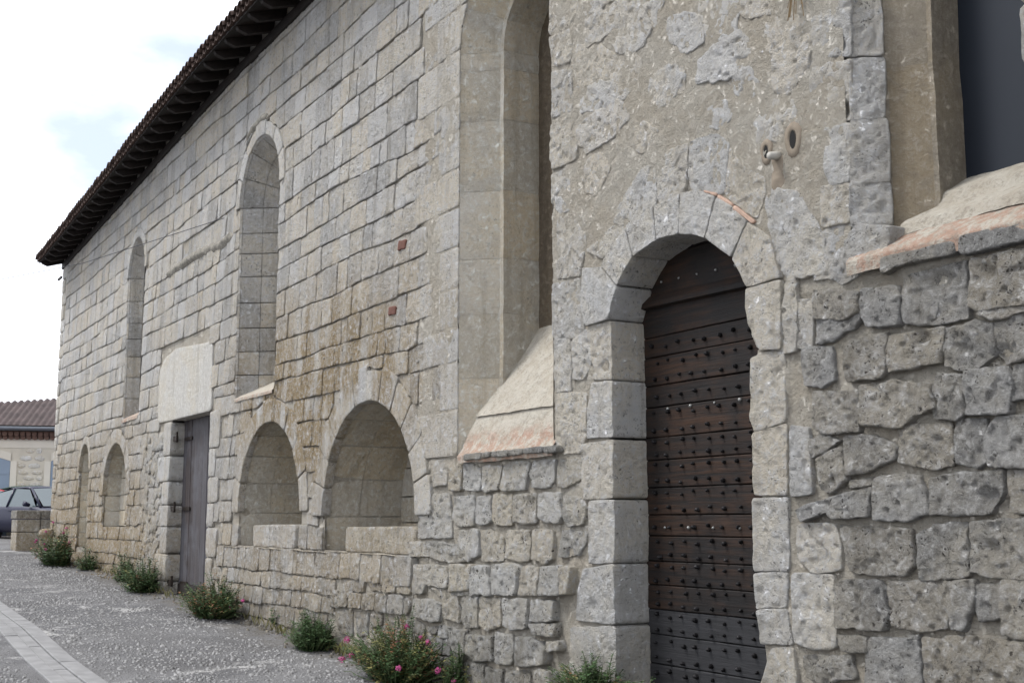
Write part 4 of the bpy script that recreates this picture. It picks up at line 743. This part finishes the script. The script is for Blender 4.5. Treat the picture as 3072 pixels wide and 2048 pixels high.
# ---------------------------------------------------------------- small plank door
pd_ = child(empty('plank_door')); pd_.matrix_parent_inverse = BI
x = -20.86; i = 0
while x < -18.55:
    w = random.uniform(.17, .30); x1 = min(x+w, -18.5); yo = .22+random.uniform(-.006, .01); V = []; F = []; nn = 12
    prof = [(x+.004, yo+.04), (x+.004, yo+.005), (x+.010, yo), ((x+x1)/2, yo-.002), (x1-.010, yo), (x1-.004, yo+.005), (x1-.004, yo+.04)]
    for k in range(nn+1):
        z = .62+2.65*k/nn; 
        for (a, y) in prof: V.append((a, y+.002*n1(z*5+x*9, 3), z))
    for k in range(nn): F += [(k*7+j, k*7+j+1, (k+1)*7+j+1, (k+1)*7+j) for j in range(6)]
    mesh('door_plank', V, F, M_plank, pd_, False, random.random()); x = x1; i += 1
MB().box(-20.9, -18.5, .27, .33, .2, 3.3).build('door_backing', M_hole, pd_)
for xx in np.arange(-20.86, -18.6, .58): MB().box(xx+.003, xx+.577, .195, .262, .30, .615).build('kick_board', M_damp, pd_)
for z in (2.93, 1.80, .62):
    h = MB(); h.box(-20.80-.03, -20.62, .035, .07, z-.03, z+.05); h.tube([(-20.66, .06, z-.05), (-20.66, .06, z+.12)], .018, 6); h.box(-20.68, -20.3, .2, .218, z-.02, z+.035); h.build('hinge_pin', M_iron, pd_)
mesh('threshold_stone', *stone_geo([(-20.95, .27), (-18.4, .27), (-18.4, .40), (-20.95, .42)], depth=.25, proud=.09, bev=.02, rough=.01, res=.06), M_dress, wall, True, .5)
# ---------------------------------------------------------------- roof, eaves
roof = child(empty('eaves_roof')); roof.matrix_parent_inverse = BI
SL = .30
def rz(x, y): return float(eave(x))+(y+.62)*SL
# boards
bx = MB(); xx = -31.40
while xx < 2:
    x1 = min(xx+1.5, 2); V = [(a, y, rz(a, y)-dz-.035) for a in (xx, x1-.004) for y, dz in ((-.56, .028), (-.56, 0), (7.5, 0), (7.5, .028))]
    bx.add(V, [(0, 1, 5, 4), (1, 2, 6, 5), (2, 3, 7, 6), (3, 0, 4, 7), (0, 3, 2, 1), (4, 5, 6, 7)]); xx = x1
bx.build('roof_boarding', M_raft, roof)
rx = -31.33
while rx < 2:
    V = [(rx+a, y, rz(rx, y)-.065-dz) for a in (0, .085) for y, dz in ((-.50, .05), (-.53, 0), (.4, 0), (.4, .13), (-.38, .13))]
    MB().add(V, [(4, 3, 2, 1, 0), (5, 6, 7, 8, 9), (0, 1, 6, 5), (1, 2, 7, 6), (3, 4, 9, 8), (4, 0, 5, 9), (2, 3, 8, 7)]).build('rafter', M_raft, roof); rx += .52
# wall plate along the head of the wall
V = []; F = []
for i, x in enumerate(np.linspace(-31.35, 2, 40)):
    z = rz(x, .0)-.20; V += [(x, -.045, z-.14), (x, -.045, z), (x, .12, z), (x, .12, z-.14)]
    if i: o_ = (i-1)*4; F += [(o_+j, o_+(j+1) % 4, o_+4+(j+1) % 4, o_+4+j) for j in range(4)]
mesh('wall_plate', V, F, M_raft, roof, False)
def tile_mesh(r0, r1, ln, up, th=.014):
    V = []; F = []; n = 7
    for s, r, y in ((0, r0, 0), (1, r1, ln)):
        for rr in (r, r-th):
            for k in range(n):
                a = math.pi*k/(n-1); z = rr*math.sin(a); V.append((rr*math.cos(a), y, (z if up else -z)+y*SL))
    def ix(s, q, k): return (s*2+q)*n+k
    for k in range(n-1):
        F += [(ix(0, 0, k), ix(0, 0, k+1), ix(1, 0, k+1), ix(1, 0, k)), (ix(0, 1, k), ix(1, 1, k), ix(1, 1, k+1), ix(0, 1, k+1)), (ix(0, 0, k), ix(0, 1, k), ix(0, 1, k+1), ix(0, 0, k+1))]
    me = bpy.data.meshes.new('roof_tile'); me.from_pydata(V, [], F); me.materials.append(M_tile); return me
tc_, tp_ = tile_mesh(.095, .078, .46, True), tile_mesh(.085, .10, .46, False)
xx = -31.42; cnt = 0; rest = MB()
while xx < -1:
    for me, dx, dz, dy in ((tc_, 0, .045, 0), (tp_, .098, .045, .03)):
        j = random.uniform(-.012, .012)
        if cnt < 290 and xx < -10:
            o = bpy.data.objects.new('roof_tile', me); COL.objects.link(o); o.parent = roof; o.location = (xx+dx, -.64+dy+j, float(eave(xx))+dz); o.rotation_euler = (0, random.uniform(-.03, .03), random.uniform(-.03, .03)); cnt += 1
        else: rest.add([(v.co.x+xx+dx, v.co.y-.64+dy+j, v.co.z+float(eave(xx))+dz) for v in me.vertices], [tuple(p.vertices) for p in me.polygons])
    for row in range(1, 4):
        rest.add([(v.co.x+xx, v.co.y-.64+row*.36, v.co.z+float(eave(xx))+.055+row*.36*SL) for v in tc_.vertices], [tuple(p.vertices) for p in tc_.polygons])
    xx += .196
o = rest.build('upper_tiles', M_tile, roof); o['kind'] = 'stuff'
V = []; F = []                            # rest of the slope as one ribbed sheet behind the eaves rows
for i, x in enumerate(np.arange(-31.4, 2, .098)):
    for y in (.5, 7.5): V.append((x, y, rz(x, y)+.03+.05*(i % 2)))
    if i: F.append((2*i-2, 2*i, 2*i+1, 2*i-1))
mesh('roof_slope', V, F, M_tile, roof, False)
# far end wall, back and inside darkness
e = MB(); e.box(-31.34, -31.0, .05, 7.5, .3, 7.85); e.box(1.6, 2, .05, 7.5, -.5, 8.3); e.box(-31.2, 1.9, 7.2, 7.5, -.5, 10.2)
e.build('end_wall', M_ash, wall, tint=.5)
MB().box(-31.1, 1.9, 1.3, 1.35, -.4, 8.4).build('wall_core', M_mort, wall)
# ---------------------------------------------------------------- plants along the foot of the wall
def plant(name, label, loc, h, spread, n, fl=0, mix=(.75, .15, .1), leafs=1.0, cat='plant', group=None, dens=1):
    root = tag(empty(name, loc), label, cat, group); st = MB(); lv = {0: MB(), 1: MB(), 2: MB()}; heads = []
    for i in range(n):
        a = random.random()*6.283; rr = spread*math.sqrt(random.random()); b0 = Vector((rr*.35*math.cos(a), rr*.25*math.sin(a), 0)); hh = h*random.choice((random.uniform(.25, .6), random.uniform(.5, .85), random.uniform(.7, 1.15)))*(1-.45*rr/spread)
        tip = Vector((rr*1.2*math.cos(a)+random.gauss(0, .06), min(rr*.6*math.sin(a), .08), hh)); mid = (b0+tip)/2+Vector((random.uniform(-.04, .04), random.uniform(-.04, .04), hh*.14))
        pts = [b0, b0.lerp(mid, .6), mid, mid.lerp(tip, .5)+Vector((0, 0, .02)), tip]; st.tube(pts, [.005, .0045, .004, .003, .002], 3)
        which = random.choices((0, 1, 2), mix)[0]; k = int(hh/.028*dens)
        for j in range(k):
            t = (j+1)/k*.93; p = pts[0].lerp(pts[2], t*2) if t < .5 else pts[2].lerp(pts[4], t*2-1)
            for sg in (0, 1):
                an = a+j*1.57+sg*math.pi+random.uniform(-.5, .5); ln = random.uniform(.034, .075)*leafs*(1.15-.6*t); wd = ln*random.uniform(.26, .42); dr = Vector((math.cos(an), math.sin(an), random.uniform(-.1, .75))).normalized()
                sd_ = dr.cross(Vector((0, 0, 1))).normalized()*wd; q = p+dr*ln*.55; tp = p+dr*ln-Vector((0, 0, ln*.25))
                lv[which].add([p, q+sd_, tp, q-sd_, q-Vector((0, 0, wd*.25))], [(0, 1, 4), (1, 2, 4), (2, 3, 4), (3, 0, 4)])
        if i < fl: heads.append(tip)
    st.build('stem', M_stem, root)
    for w, mt in ((0, M_leaf), (1, M_leafy), (2, M_leafr)):
        if lv[w].V: lv[w].build('leaves', mt, root, True)['kind'] = 'stuff'
    for tp in heads:
        f_ = MB(); R0 = random.uniform(.022, .042)
        for j in range(46):
            dr = Vector((random.gauss(0, 1), random.gauss(0, 1), random.gauss(.2, .8))).normalized(); c = tp+dr*R0*random.uniform(.5, 1)*1.0; s = .008
            u = dr.orthogonal().normalized()*s; v = dr.cross(u).normalized()*s; f_.add([c+u, c+v, c-u, c-v, c+dr*.004], [(0, 1, 4), (1, 2, 4), (2, 3, 4), (3, 0, 4)])
        f_.build('flower_head', M_pink, root)
    return root
Zg = lambda x: float(gz(x))-.01
GR = 'valerian and weeds along the foot of the wall'
plant('valerian', 'largest pink-flowered valerian clump with yellowing leaves, below the big arched recess', (-11.05, -.30, Zg(-11.05)), .70, .80, 330, 12, (.62, .25, .13), group=GR)
plant('valerian', 'pink-flowered valerian clump beside the farthest corner, next to the stone bollard', (-27.5, -.46, Zg(-27.5)), .95, 1.0, 130, 12, (.85, .08, .07), 1.7, group=GR, dens=.6)
plant('weed_tuft', 'small dark green tuft just right of the flowering clump at the far corner', (-25.9, -.18, Zg(-25.9)), .55, .5, 50, 0, (.95, .05, 0), 1.6, group=GR, dens=.6)
plant('weed_tuft', 'narrow dark green weed against the wall under the small far arch', (-23.1, -.14, Zg(-23.1)), .62, .38, 60, 0, (1, 0, 0), 1.4, group=GR, dens=.7)
plant('weed_tuft', 'green weed clump with brownish tips just left of the plank door', (-21.35, -.20, Zg(-21.35)), .70, .75, 110, 0, (.8, .1, .1), 1.4, group=GR, dens=.7)
plant('valerian', 'bushy valerian clump right of the plank door, under the left recess', (-17.0, -.30, Zg(-17.0)), .62, .85, 260, 4, (.72, .12, .16), 1.25, group=GR, dens=.8)
plant('weed_tuft', 'dark green weed clump between the two arched recesses at street level', (-13.6, -.2, Zg(-13.7)), .50, .48, 200, 0, (.95, .05, 0), 1.1, group=GR)
plant('weed_tuft', 'thin sprig on the stones under the left recess', (-15.3, -.08, Zg(-15.3)+.1), .3, .1, 9, 0, (1, 0, 0), 1.2, group=GR)
plant('valerian', 'thin green weed with one pink flower right of the largest clump', (-10.25, -.16, Zg(-10.25)), .52, .22, 40, 1, (.85, .1, .05), group=GR)
plant('weed_tuft', 'dark leafy weed clump at the left foot of the studded door jamb', (-7.98, -.20, Zg(-8)+.22), .40, .42, 210, 0, (.92, .06, .02), group=GR)
plant('weed_tuft', 'small green and russet weed on the step of the studded door', (-7.42, -.08, Zg(-7.4)+.24), .24, .24, 90, 0, (.6, .1, .3), .8, group=GR)
plant('weed_tuft', 'tiny green sprig on the stones right of the studded door', (-6.02, -.05, .52), .13, .06, 12, 0, (1, 0, 0), .5, group=GR)
lb = MB()                                # grit, crumbled mortar and small stones caught against the foot of the wall
for i in range(900):
    x = random.uniform(-31, -6.5); y = -abs(random.gauss(0, .16))-.02; r = random.uniform(.008, .03)*(1 if random.random() < .93 else 1.8); z = float(gz(x))+.03*max(0, 1-abs(y)/.5)
    q = [(x+r*random.uniform(.6, 1.2)*math.cos(a), y+r*random.uniform(.6, 1.2)*math.sin(a)) for a in (0, 1.3, 2.5, 3.8, 5)]
    V = [(a, b, z-.01) for a, b in q]+[(x+(a-x)*.7, y+(b-y)*.7, z+r*random.uniform(.5, 1)) for a, b in q]
    lb.add(V, [(k, (k+1) % 5, 5+(k+1) % 5, 5+k) for k in range(5)]+[(5, 6, 7, 8, 9)])
tag(lb.build('rubble_grit', M_rubl, None, True, tint=.4), 'grit and crumbled stone along the foot of the wall', 'rubble', kind='stuff')
gb = MB()
for i in range(150):
    x = random.choice((random.gauss(-12.4, .5), random.gauss(-9.3, .3), random.uniform(-26, -9))); y = -random.uniform(.02, .18); z = float(gz(x))+.02
    for k in range(9):
        a = random.uniform(0, 6.28); l = random.uniform(.05, .16); dx, dy = math.cos(a)*l*.5, math.sin(a)*l*.4; w = .0035
        gb.add([(x-w, y, z), (x+w, y, z), (x+dx*.5, y+dy*.5, z+l*.7), (x+dx, y+dy, z+l)], [(0, 1, 2), (0, 2, 3), (1, 3, 2)])
tag(gb.build('grass_blades', M_leafy), 'short dry grass blades at the foot of the wall', 'grass', kind='stuff')
# ---------------------------------------------------------------- corner block, bollard
blk = empty('stone_block_wall', (-31.9, -.30, Zg(-31.9))); tag(blk, 'low block of two stone courses with a darker coping beside the far corner', 'low wall')
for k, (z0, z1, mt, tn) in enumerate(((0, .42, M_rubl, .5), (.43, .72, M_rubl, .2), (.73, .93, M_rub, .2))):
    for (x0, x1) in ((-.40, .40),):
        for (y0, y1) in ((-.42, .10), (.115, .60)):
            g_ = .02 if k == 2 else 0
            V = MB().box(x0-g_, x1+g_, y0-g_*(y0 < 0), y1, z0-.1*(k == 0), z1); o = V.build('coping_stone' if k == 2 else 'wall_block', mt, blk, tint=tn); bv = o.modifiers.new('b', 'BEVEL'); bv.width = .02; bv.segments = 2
bo = MB(); V = []; F = []; n = 16; pr = [(.15, -.15), (.15, .44), (.165, .46), (.165, .52), (.15, .58), (.10, .61), (0.001, .62)]
for (r, z) in pr:
    for k in range(n): a = 2*math.pi*k/n; V.append((r*math.cos(a), r*math.sin(a), z))
F = [(i*n+k, i*n+(k+1) % n, (i+1)*n+(k+1) % n, (i+1)*n+k) for i in range(len(pr)-1) for k in range(n)]
tag(mesh('stone_bollard', V, F, M_ash, None, True, .2, (-29.85, -.33, Zg(-29.85))), 'short round stone bollard in front of the low block at the far corner', 'bollard')
# ---------------------------------------------------------------- cars
M_glass = simple('car glass', (.06, .08, .085), .12, 0, .1, 1, 0, .8)
M_tyre = simple('tyre rubber', (.02, .02, .022), .8)
M_rim = simple('wheel rim', (.4, .4, .42), .35, .8)
def paint(name, c, r=.42):
    m_, t, b = newmat(name); b.inputs['Base Color'].default_value = (*c, 1); b.inputs['Roughness'].default_value = r; b.inputs['Coat Weight'].default_value = .1; b.inputs['Specular IOR Level'].default_value = .25; return m_
def car(name, label, col, loc, rz_, sz=1.0):
    root = tag(empty(name, loc, rz_), label, 'car', 'cars parked beyond the building'); pm = paint('paint '+name, col)
    # stations: x, half width at sill, belt z, belt half width, roof z, roof half width
    st = [(-2.02, .70, .62, .68), (-1.95, .78, .88, .74), (-1.6, .84, .93, .80), (-.8, .86, .93, .83), (.2, .86, .92, .83), (.85, .85, .90, .80), (1.35, .82, .82, .74), (1.8, .76, .70, .64), (2.02, .62, .52, .55)]
    V = []; F = []
    for (x, hw, zb, bw) in st:
        q = [(0, .22), (hw*.9, .22), (hw, .34), (hw+.02, .55), (hw, zb-.10), (bw, zb-.01), (bw*.8, zb+.015), (0, zb+.03)]
        V += [(x, y, z*sz) for y, z in q]+[(x, -y, z*sz) for y, z in q[-2:0:-1]]
    n = 14
    for i in range(len(st)-1): F += [(i*n+k, (i+1)*n+k, (i+1)*n+(k+1) % n, i*n+(k+1) % n) for k in range(n)]
    F += [tuple(range(n)), tuple((len(st)-1)*n+k for k in range(n))[::-1]]
    body = mesh('body', V, F, pm, root, True)
    # cabin: pillars + roof shell, glass set inside
    gs = [(-1.85, .90, .70), (-1.5, 1.32, .60), (-.9, 1.44, .58), (-.1, 1.46, .58), (.25, 1.40, .58), (.98, .92, .72)]
    rf = [(x, z) for x, z, _ in gs[1:5]]
    V = []; F = []
    for (x, z, w) in gs[1:5]:
        V += [(x, -w-.02, (z-.03)*sz), (x, -w*.8, (z+.012)*sz), (x, 0, (z+.03)*sz), (x, w*.8, (z+.012)*sz), (x, w+.02, (z-.03)*sz), (x, w*.9, (z-.05)*sz), (x, -w*.9, (z-.05)*sz)]
    for i in range(3): F += [(i*7+k, (i+1)*7+k, (i+1)*7+(k+1) % 7, i*7+(k+1) % 7) for k in range(7)]
    F += [tuple(range(7)), tuple(21+k for k in range(7))[::-1]]
    mesh('roof', V, F, pm, root, True)
    for s in (1, -1):
        V = [(-1.70, s*.79, .91*sz), (-1.38, s*.625, 1.30*sz), (-.62, s*.605, 1.40*sz), (-.62, s*.815, .92*sz)]; mesh('side_window', V, [(0, 1, 2, 3)], M_glass, root, False)
        V = [(-.55, s*.815, .92*sz), (-.55, s*.605, 1.41*sz), (.16, s*.605, 1.38*sz), (.80, s*.79, .90*sz)]; mesh('side_window', V, [(0, 1, 2, 3)], M_glass, root, False)
        for pa, pb, pr_ in (((-.585, s*.822, .91*sz), (-.585, s*.612, 1.42*sz), .04), ((.98, s*.76, .90*sz), (.25, s*.60, 1.40*sz), .035), ((-1.82, s*.74, .90*sz), (-1.46, s*.60, 1.33*sz), .06)):
            MB().tube([pa, pb], pr_, 6).build('pillar', pm, root, True)
        MB().tube([(.55, s*.84, .95*sz), (.57, s*1.0, .99*sz)], [.05, .075], 8).build('wing_mirror', pm, root, True)
        MB().box(-.45, -.30, s*.855, s*.872, .78*sz, .81*sz).build('door_handle', pm, root)
        MB().box(1.86, 1.99, s*.42, s*.66, .55*sz, .68*sz).build('headlight', M_rim, root)
        for wx in (-1.30, 1.28):
            w = MB().tube([(wx, s*.64, .31), (wx, s*.66, .31), (wx, s*.85, .31), (wx, s*.87, .31)], [.27, .31, .31, .27], 20); wo = w.build('wheel', M_tyre, root, True); MB().tube([(wx, s*.868, .31), (wx, s*.876, .31)], [.20, .17], 14).build('rim', M_rim, wo)
    V = [(1.02, -.70, .92*sz), (.27, -.57, 1.40*sz), (.27, .57, 1.40*sz), (1.02, .70, .92*sz), (1.08, 0, .93*sz), (.30, 0, 1.43*sz)]; mesh('windscreen', V, [(0, 1, 5, 4), (4, 5, 2, 3)], M_glass, root, False)
    V = [(-1.88, -.68, .92*sz), (-1.52, -.56, 1.31*sz), (-1.52, .56, 1.31*sz), (-1.88, .68, .92*sz)]; mesh('rear_window', V, [(0, 3, 2, 1)], M_glass, root, False)
    MB().box(1.04, 1.10, -.5, .5, .935*sz, .95*sz).build('wiper', M_tyre, root)
    return root
car('parked_car', 'dark navy hatchback parked beyond the low stone block', (.008, .009, .028), (-37.3, .88, 1.09), R(22))
car('parked_car', 'red car behind the dark navy hatchback', (.35, .02, .025), (-41.5, -.1, 1.10), R(20), 1.0)
car('parked_car', 'dark green car with only its roof showing above the navy hatchback', (.02, .045, .035), (-44.5, 2.0, 1.12), R(60), 1.12)
car('parked_car', 'bright blue car half hidden behind the corner of the building', (.03, .12, .45), (-41.0, 3.5, 1.12), R(200), 1.16)
# ---------------------------------------------------------------- house across the square
th = R(8.6); c0 = Vector((-math.cos(th)*46, -5.4+math.sin(th)*46, .42))
hs = empty('village_house', c0, R(90-8.6-0)-R(10)); hs.rotation_euler = (0, 0, math.atan2(math.cos(th), math.sin(th))-R(10))
tag(hs, 'low stone house with red tiled roof and grey-blue shutters across the square', 'house')
def house_stone_mat():
    m, t, b = newmat('house rubble wall'); g = G(t); tc = g.n('TexCoord'); P = tc.outputs['Object']
    mp = g.n('Mapping'); mp.inputs['Scale'].default_value = (1, 1, 1.5); g.l(P, mp.inputs['Vector'])
    v = g.vor(mp.outputs[0], 3.6, rnd=.9); bw = g.n('RGBToBW'); g.l(v.outputs['Color'], bw.inputs[0])
    st_ = g.mix(g.rng(bw.outputs[0], .2, .8), (.30, .26, .19), (.62, .60, .55)); c = g.mix(g.rng(v.outputs['Distance'], .32, .50), st_, (.42, .36, .26))
    g.l(c, b.inputs['Base Color']); b.inputs['Roughness'].default_value = .95
    return m
M_hw = simple('house lime mortar', (.50, .46, .38), .95, 0, .15, 3, .3); M_hs = stone_mat('house field stone', (.62, .60, .55), (.36, .31, .23), .3, .1, ochre=False, bumpd=.01)
M_cream = simple('cream render', (.58, .54, .46), .9, 0, .06, 2); M_shut = simple('grey-blue shutter paint', (.20, .25, .31), .6, 0, .06, 2); M_zinc = simple('dark zinc gutter', (.10, .11, .125), .5, .3)
M_gen = simple('terracotta cornice tile', (.13, .08, .062), .9, 0, .35, 6, .3)
MB().box(-7, 6, 0, 7.5, -.3, 3.95).build('wall', M_hw, hs)
hwin = [(-2.95, -.42), (.87, 2.2)]      # window spans in the house's own x
HF = (np.zeros(3), np.array([1., 0, 0]), np.array([0, -1., 0])); k = 0
hp = Heap('field_stone', M_hs, 280); z = .0
while z < 3.62:
    h = random.uniform(.16, .26); x = -3.2
    while x < 3.4:
        w = random.uniform(.22, .50); c = x+w/2
        if not any(a-.30 < c < b+.30 for a, b in hwin) and z > .3:
            q = [(c+w*.49*math.cos(a), z+h/2+h*.44*math.sin(a)*random.uniform(.8, 1.1)) for a in np.linspace(.4, 6.68, 7)[:-1]]; hp.add(stone_geo(q, HF, depth=.03, proud=.018, bev=.02, rough=.006, res=.2, minN=9, jit=.02, seed=k), tone(.3, 1), w*h); k += 1
        x += w
    z += h
hp.build(hs)
MB().box(-7, 6, -.02, 0.0-.002, 3.64, 3.95).build('render_band', M_cream, hs)
for (a, b) in hwin:
    sw_ = b-a
    fr = MB(); fr.box(a-.20, a, -.045, -.002, 0.2, 3.2); fr.box(b, b+.20, -.045, -.002, .2, 3.2)
    pts = [(a+(b-a)*k/10, 3.2+.25*math.sin(math.pi*k/10)) for k in range(11)]
    V = [(x, y, z) for y in (-.045, -.002) for x, z in pts]+[(x, y, z+.26) for y in (-.045, -.002) for x, z in pts]; F = []
    for i in range(10): F += [(i, i+1, 23+i, 22+i), (22+i, 23+i, 34+i, 33+i), (i, 11+i, 12+i, i+1)]
    fr.add(V, F); fo = fr.build('window_surround', M_cream, hs)
    for (s0, s1, nm) in ((a+.01, (a+b)/2-.008, 0), ((a+b)/2+.008, b-.01, 1)):
        V = [(s0, -.035, .2), (s1, -.035, .2)]+[(s1-(s1-s0)*k/6, -.035, 3.19+.25*math.sin(math.pi*((s1-(s1-s0)*k/6)-a)/(b-a))) for k in range(7)]; k_ = len(V); V += [(x, -.004, z) for x, y, z in V]
        so = mesh('shutter', V, [tuple(range(k_))]+[(i, k_+i, k_+(i+1) % k_, (i+1) % k_) for i in range(k_)], M_shut, hs, False)
        for zz in (.6, 1.6, 2.75): MB().box(s0+.01, s1-.01, -.052, -.036, zz, zz+.09).build('shutter_rail', M_shut, so)
g_ = MB()
for r_i, (z0, y0) in enumerate(((3.96, -.10), (4.08, -.20))):
    x = -6.9
    while x < 5.9:
        g_.tube([(x, .0, z0+.04), (x, y0-.02, z0+.03)], .085, 8); x += .19
    g_.box(-7, 6, y0, 0, z0+.075, z0+.115)
g_.build('tile_cornice', M_gen, hs)
MB().tube([(-7, -.42, 4.27), (6, -.42, 4.27)], .07, 8).build('gutter', M_zinc, hs)
V = []; F = []; xs_ = np.arange(-7.2, 6.2, .0375); dd = lambda x: float(np.interp(x, [-7.2, -1.5, 2.0, 6.2], [1.0, 3.1, 4.4, 4.6]))
for i, x in enumerate(xs_):
    ph = (x/.21) % 1; hgt = .085*abs(math.sin(math.pi*ph))
    for j in range(13):
        t = j/12; y = -.40+dd(x)*t; V.append((x, y, 4.30+(y+.4)*.34+hgt+.02*((j % 2))))
    if i: F += [((i-1)*13+j, i*13+j, i*13+j+1, (i-1)*13+j+1) for j in range(12)]
mesh('tiled_roof', V, F, M_tile2, hs, True)
MB().box(-7, 6, -.39, -.36, 4.2, 4.385).build('fascia', M_raft, hs)
MB().box(-7, 6, -.35, 7.5, 4.2, 4.29).build('roof_deck', M_raft, hs)
# ---------------------------------------------------------------- overhead wires
M_wire = simple('black cable', (.03, .03, .035), .6)
def wire(pts, label): tag(MB().tube(pts, .006, 4).build('overhead_cable', M_wire), label, 'cable')
wire([(-18.17, -.02, 6.08), (-22.5, -1.2, 6.05), (-30, -3.1, 6.5), (-44, -6.5, 8.0)], 'thin cable crossing in front of the eaves to the wall')
wire([(-31.45, -.10, 7.42), (-36, -1.1, 7.78), (-46, -3.4, 9.0)], 'thin cable fixed to the bracket under the far end of the eaves')
wire([(-20, -5.2, 9.2), (-30, -7.2, 11.3), (-40, -9.2, 14.0)], 'thin cable crossing the sky at the top left corner')
MB().box(-31.75, -31.34, -.06, -.02, 7.38, 7.43).build('cable_bracket', M_iron, wall)
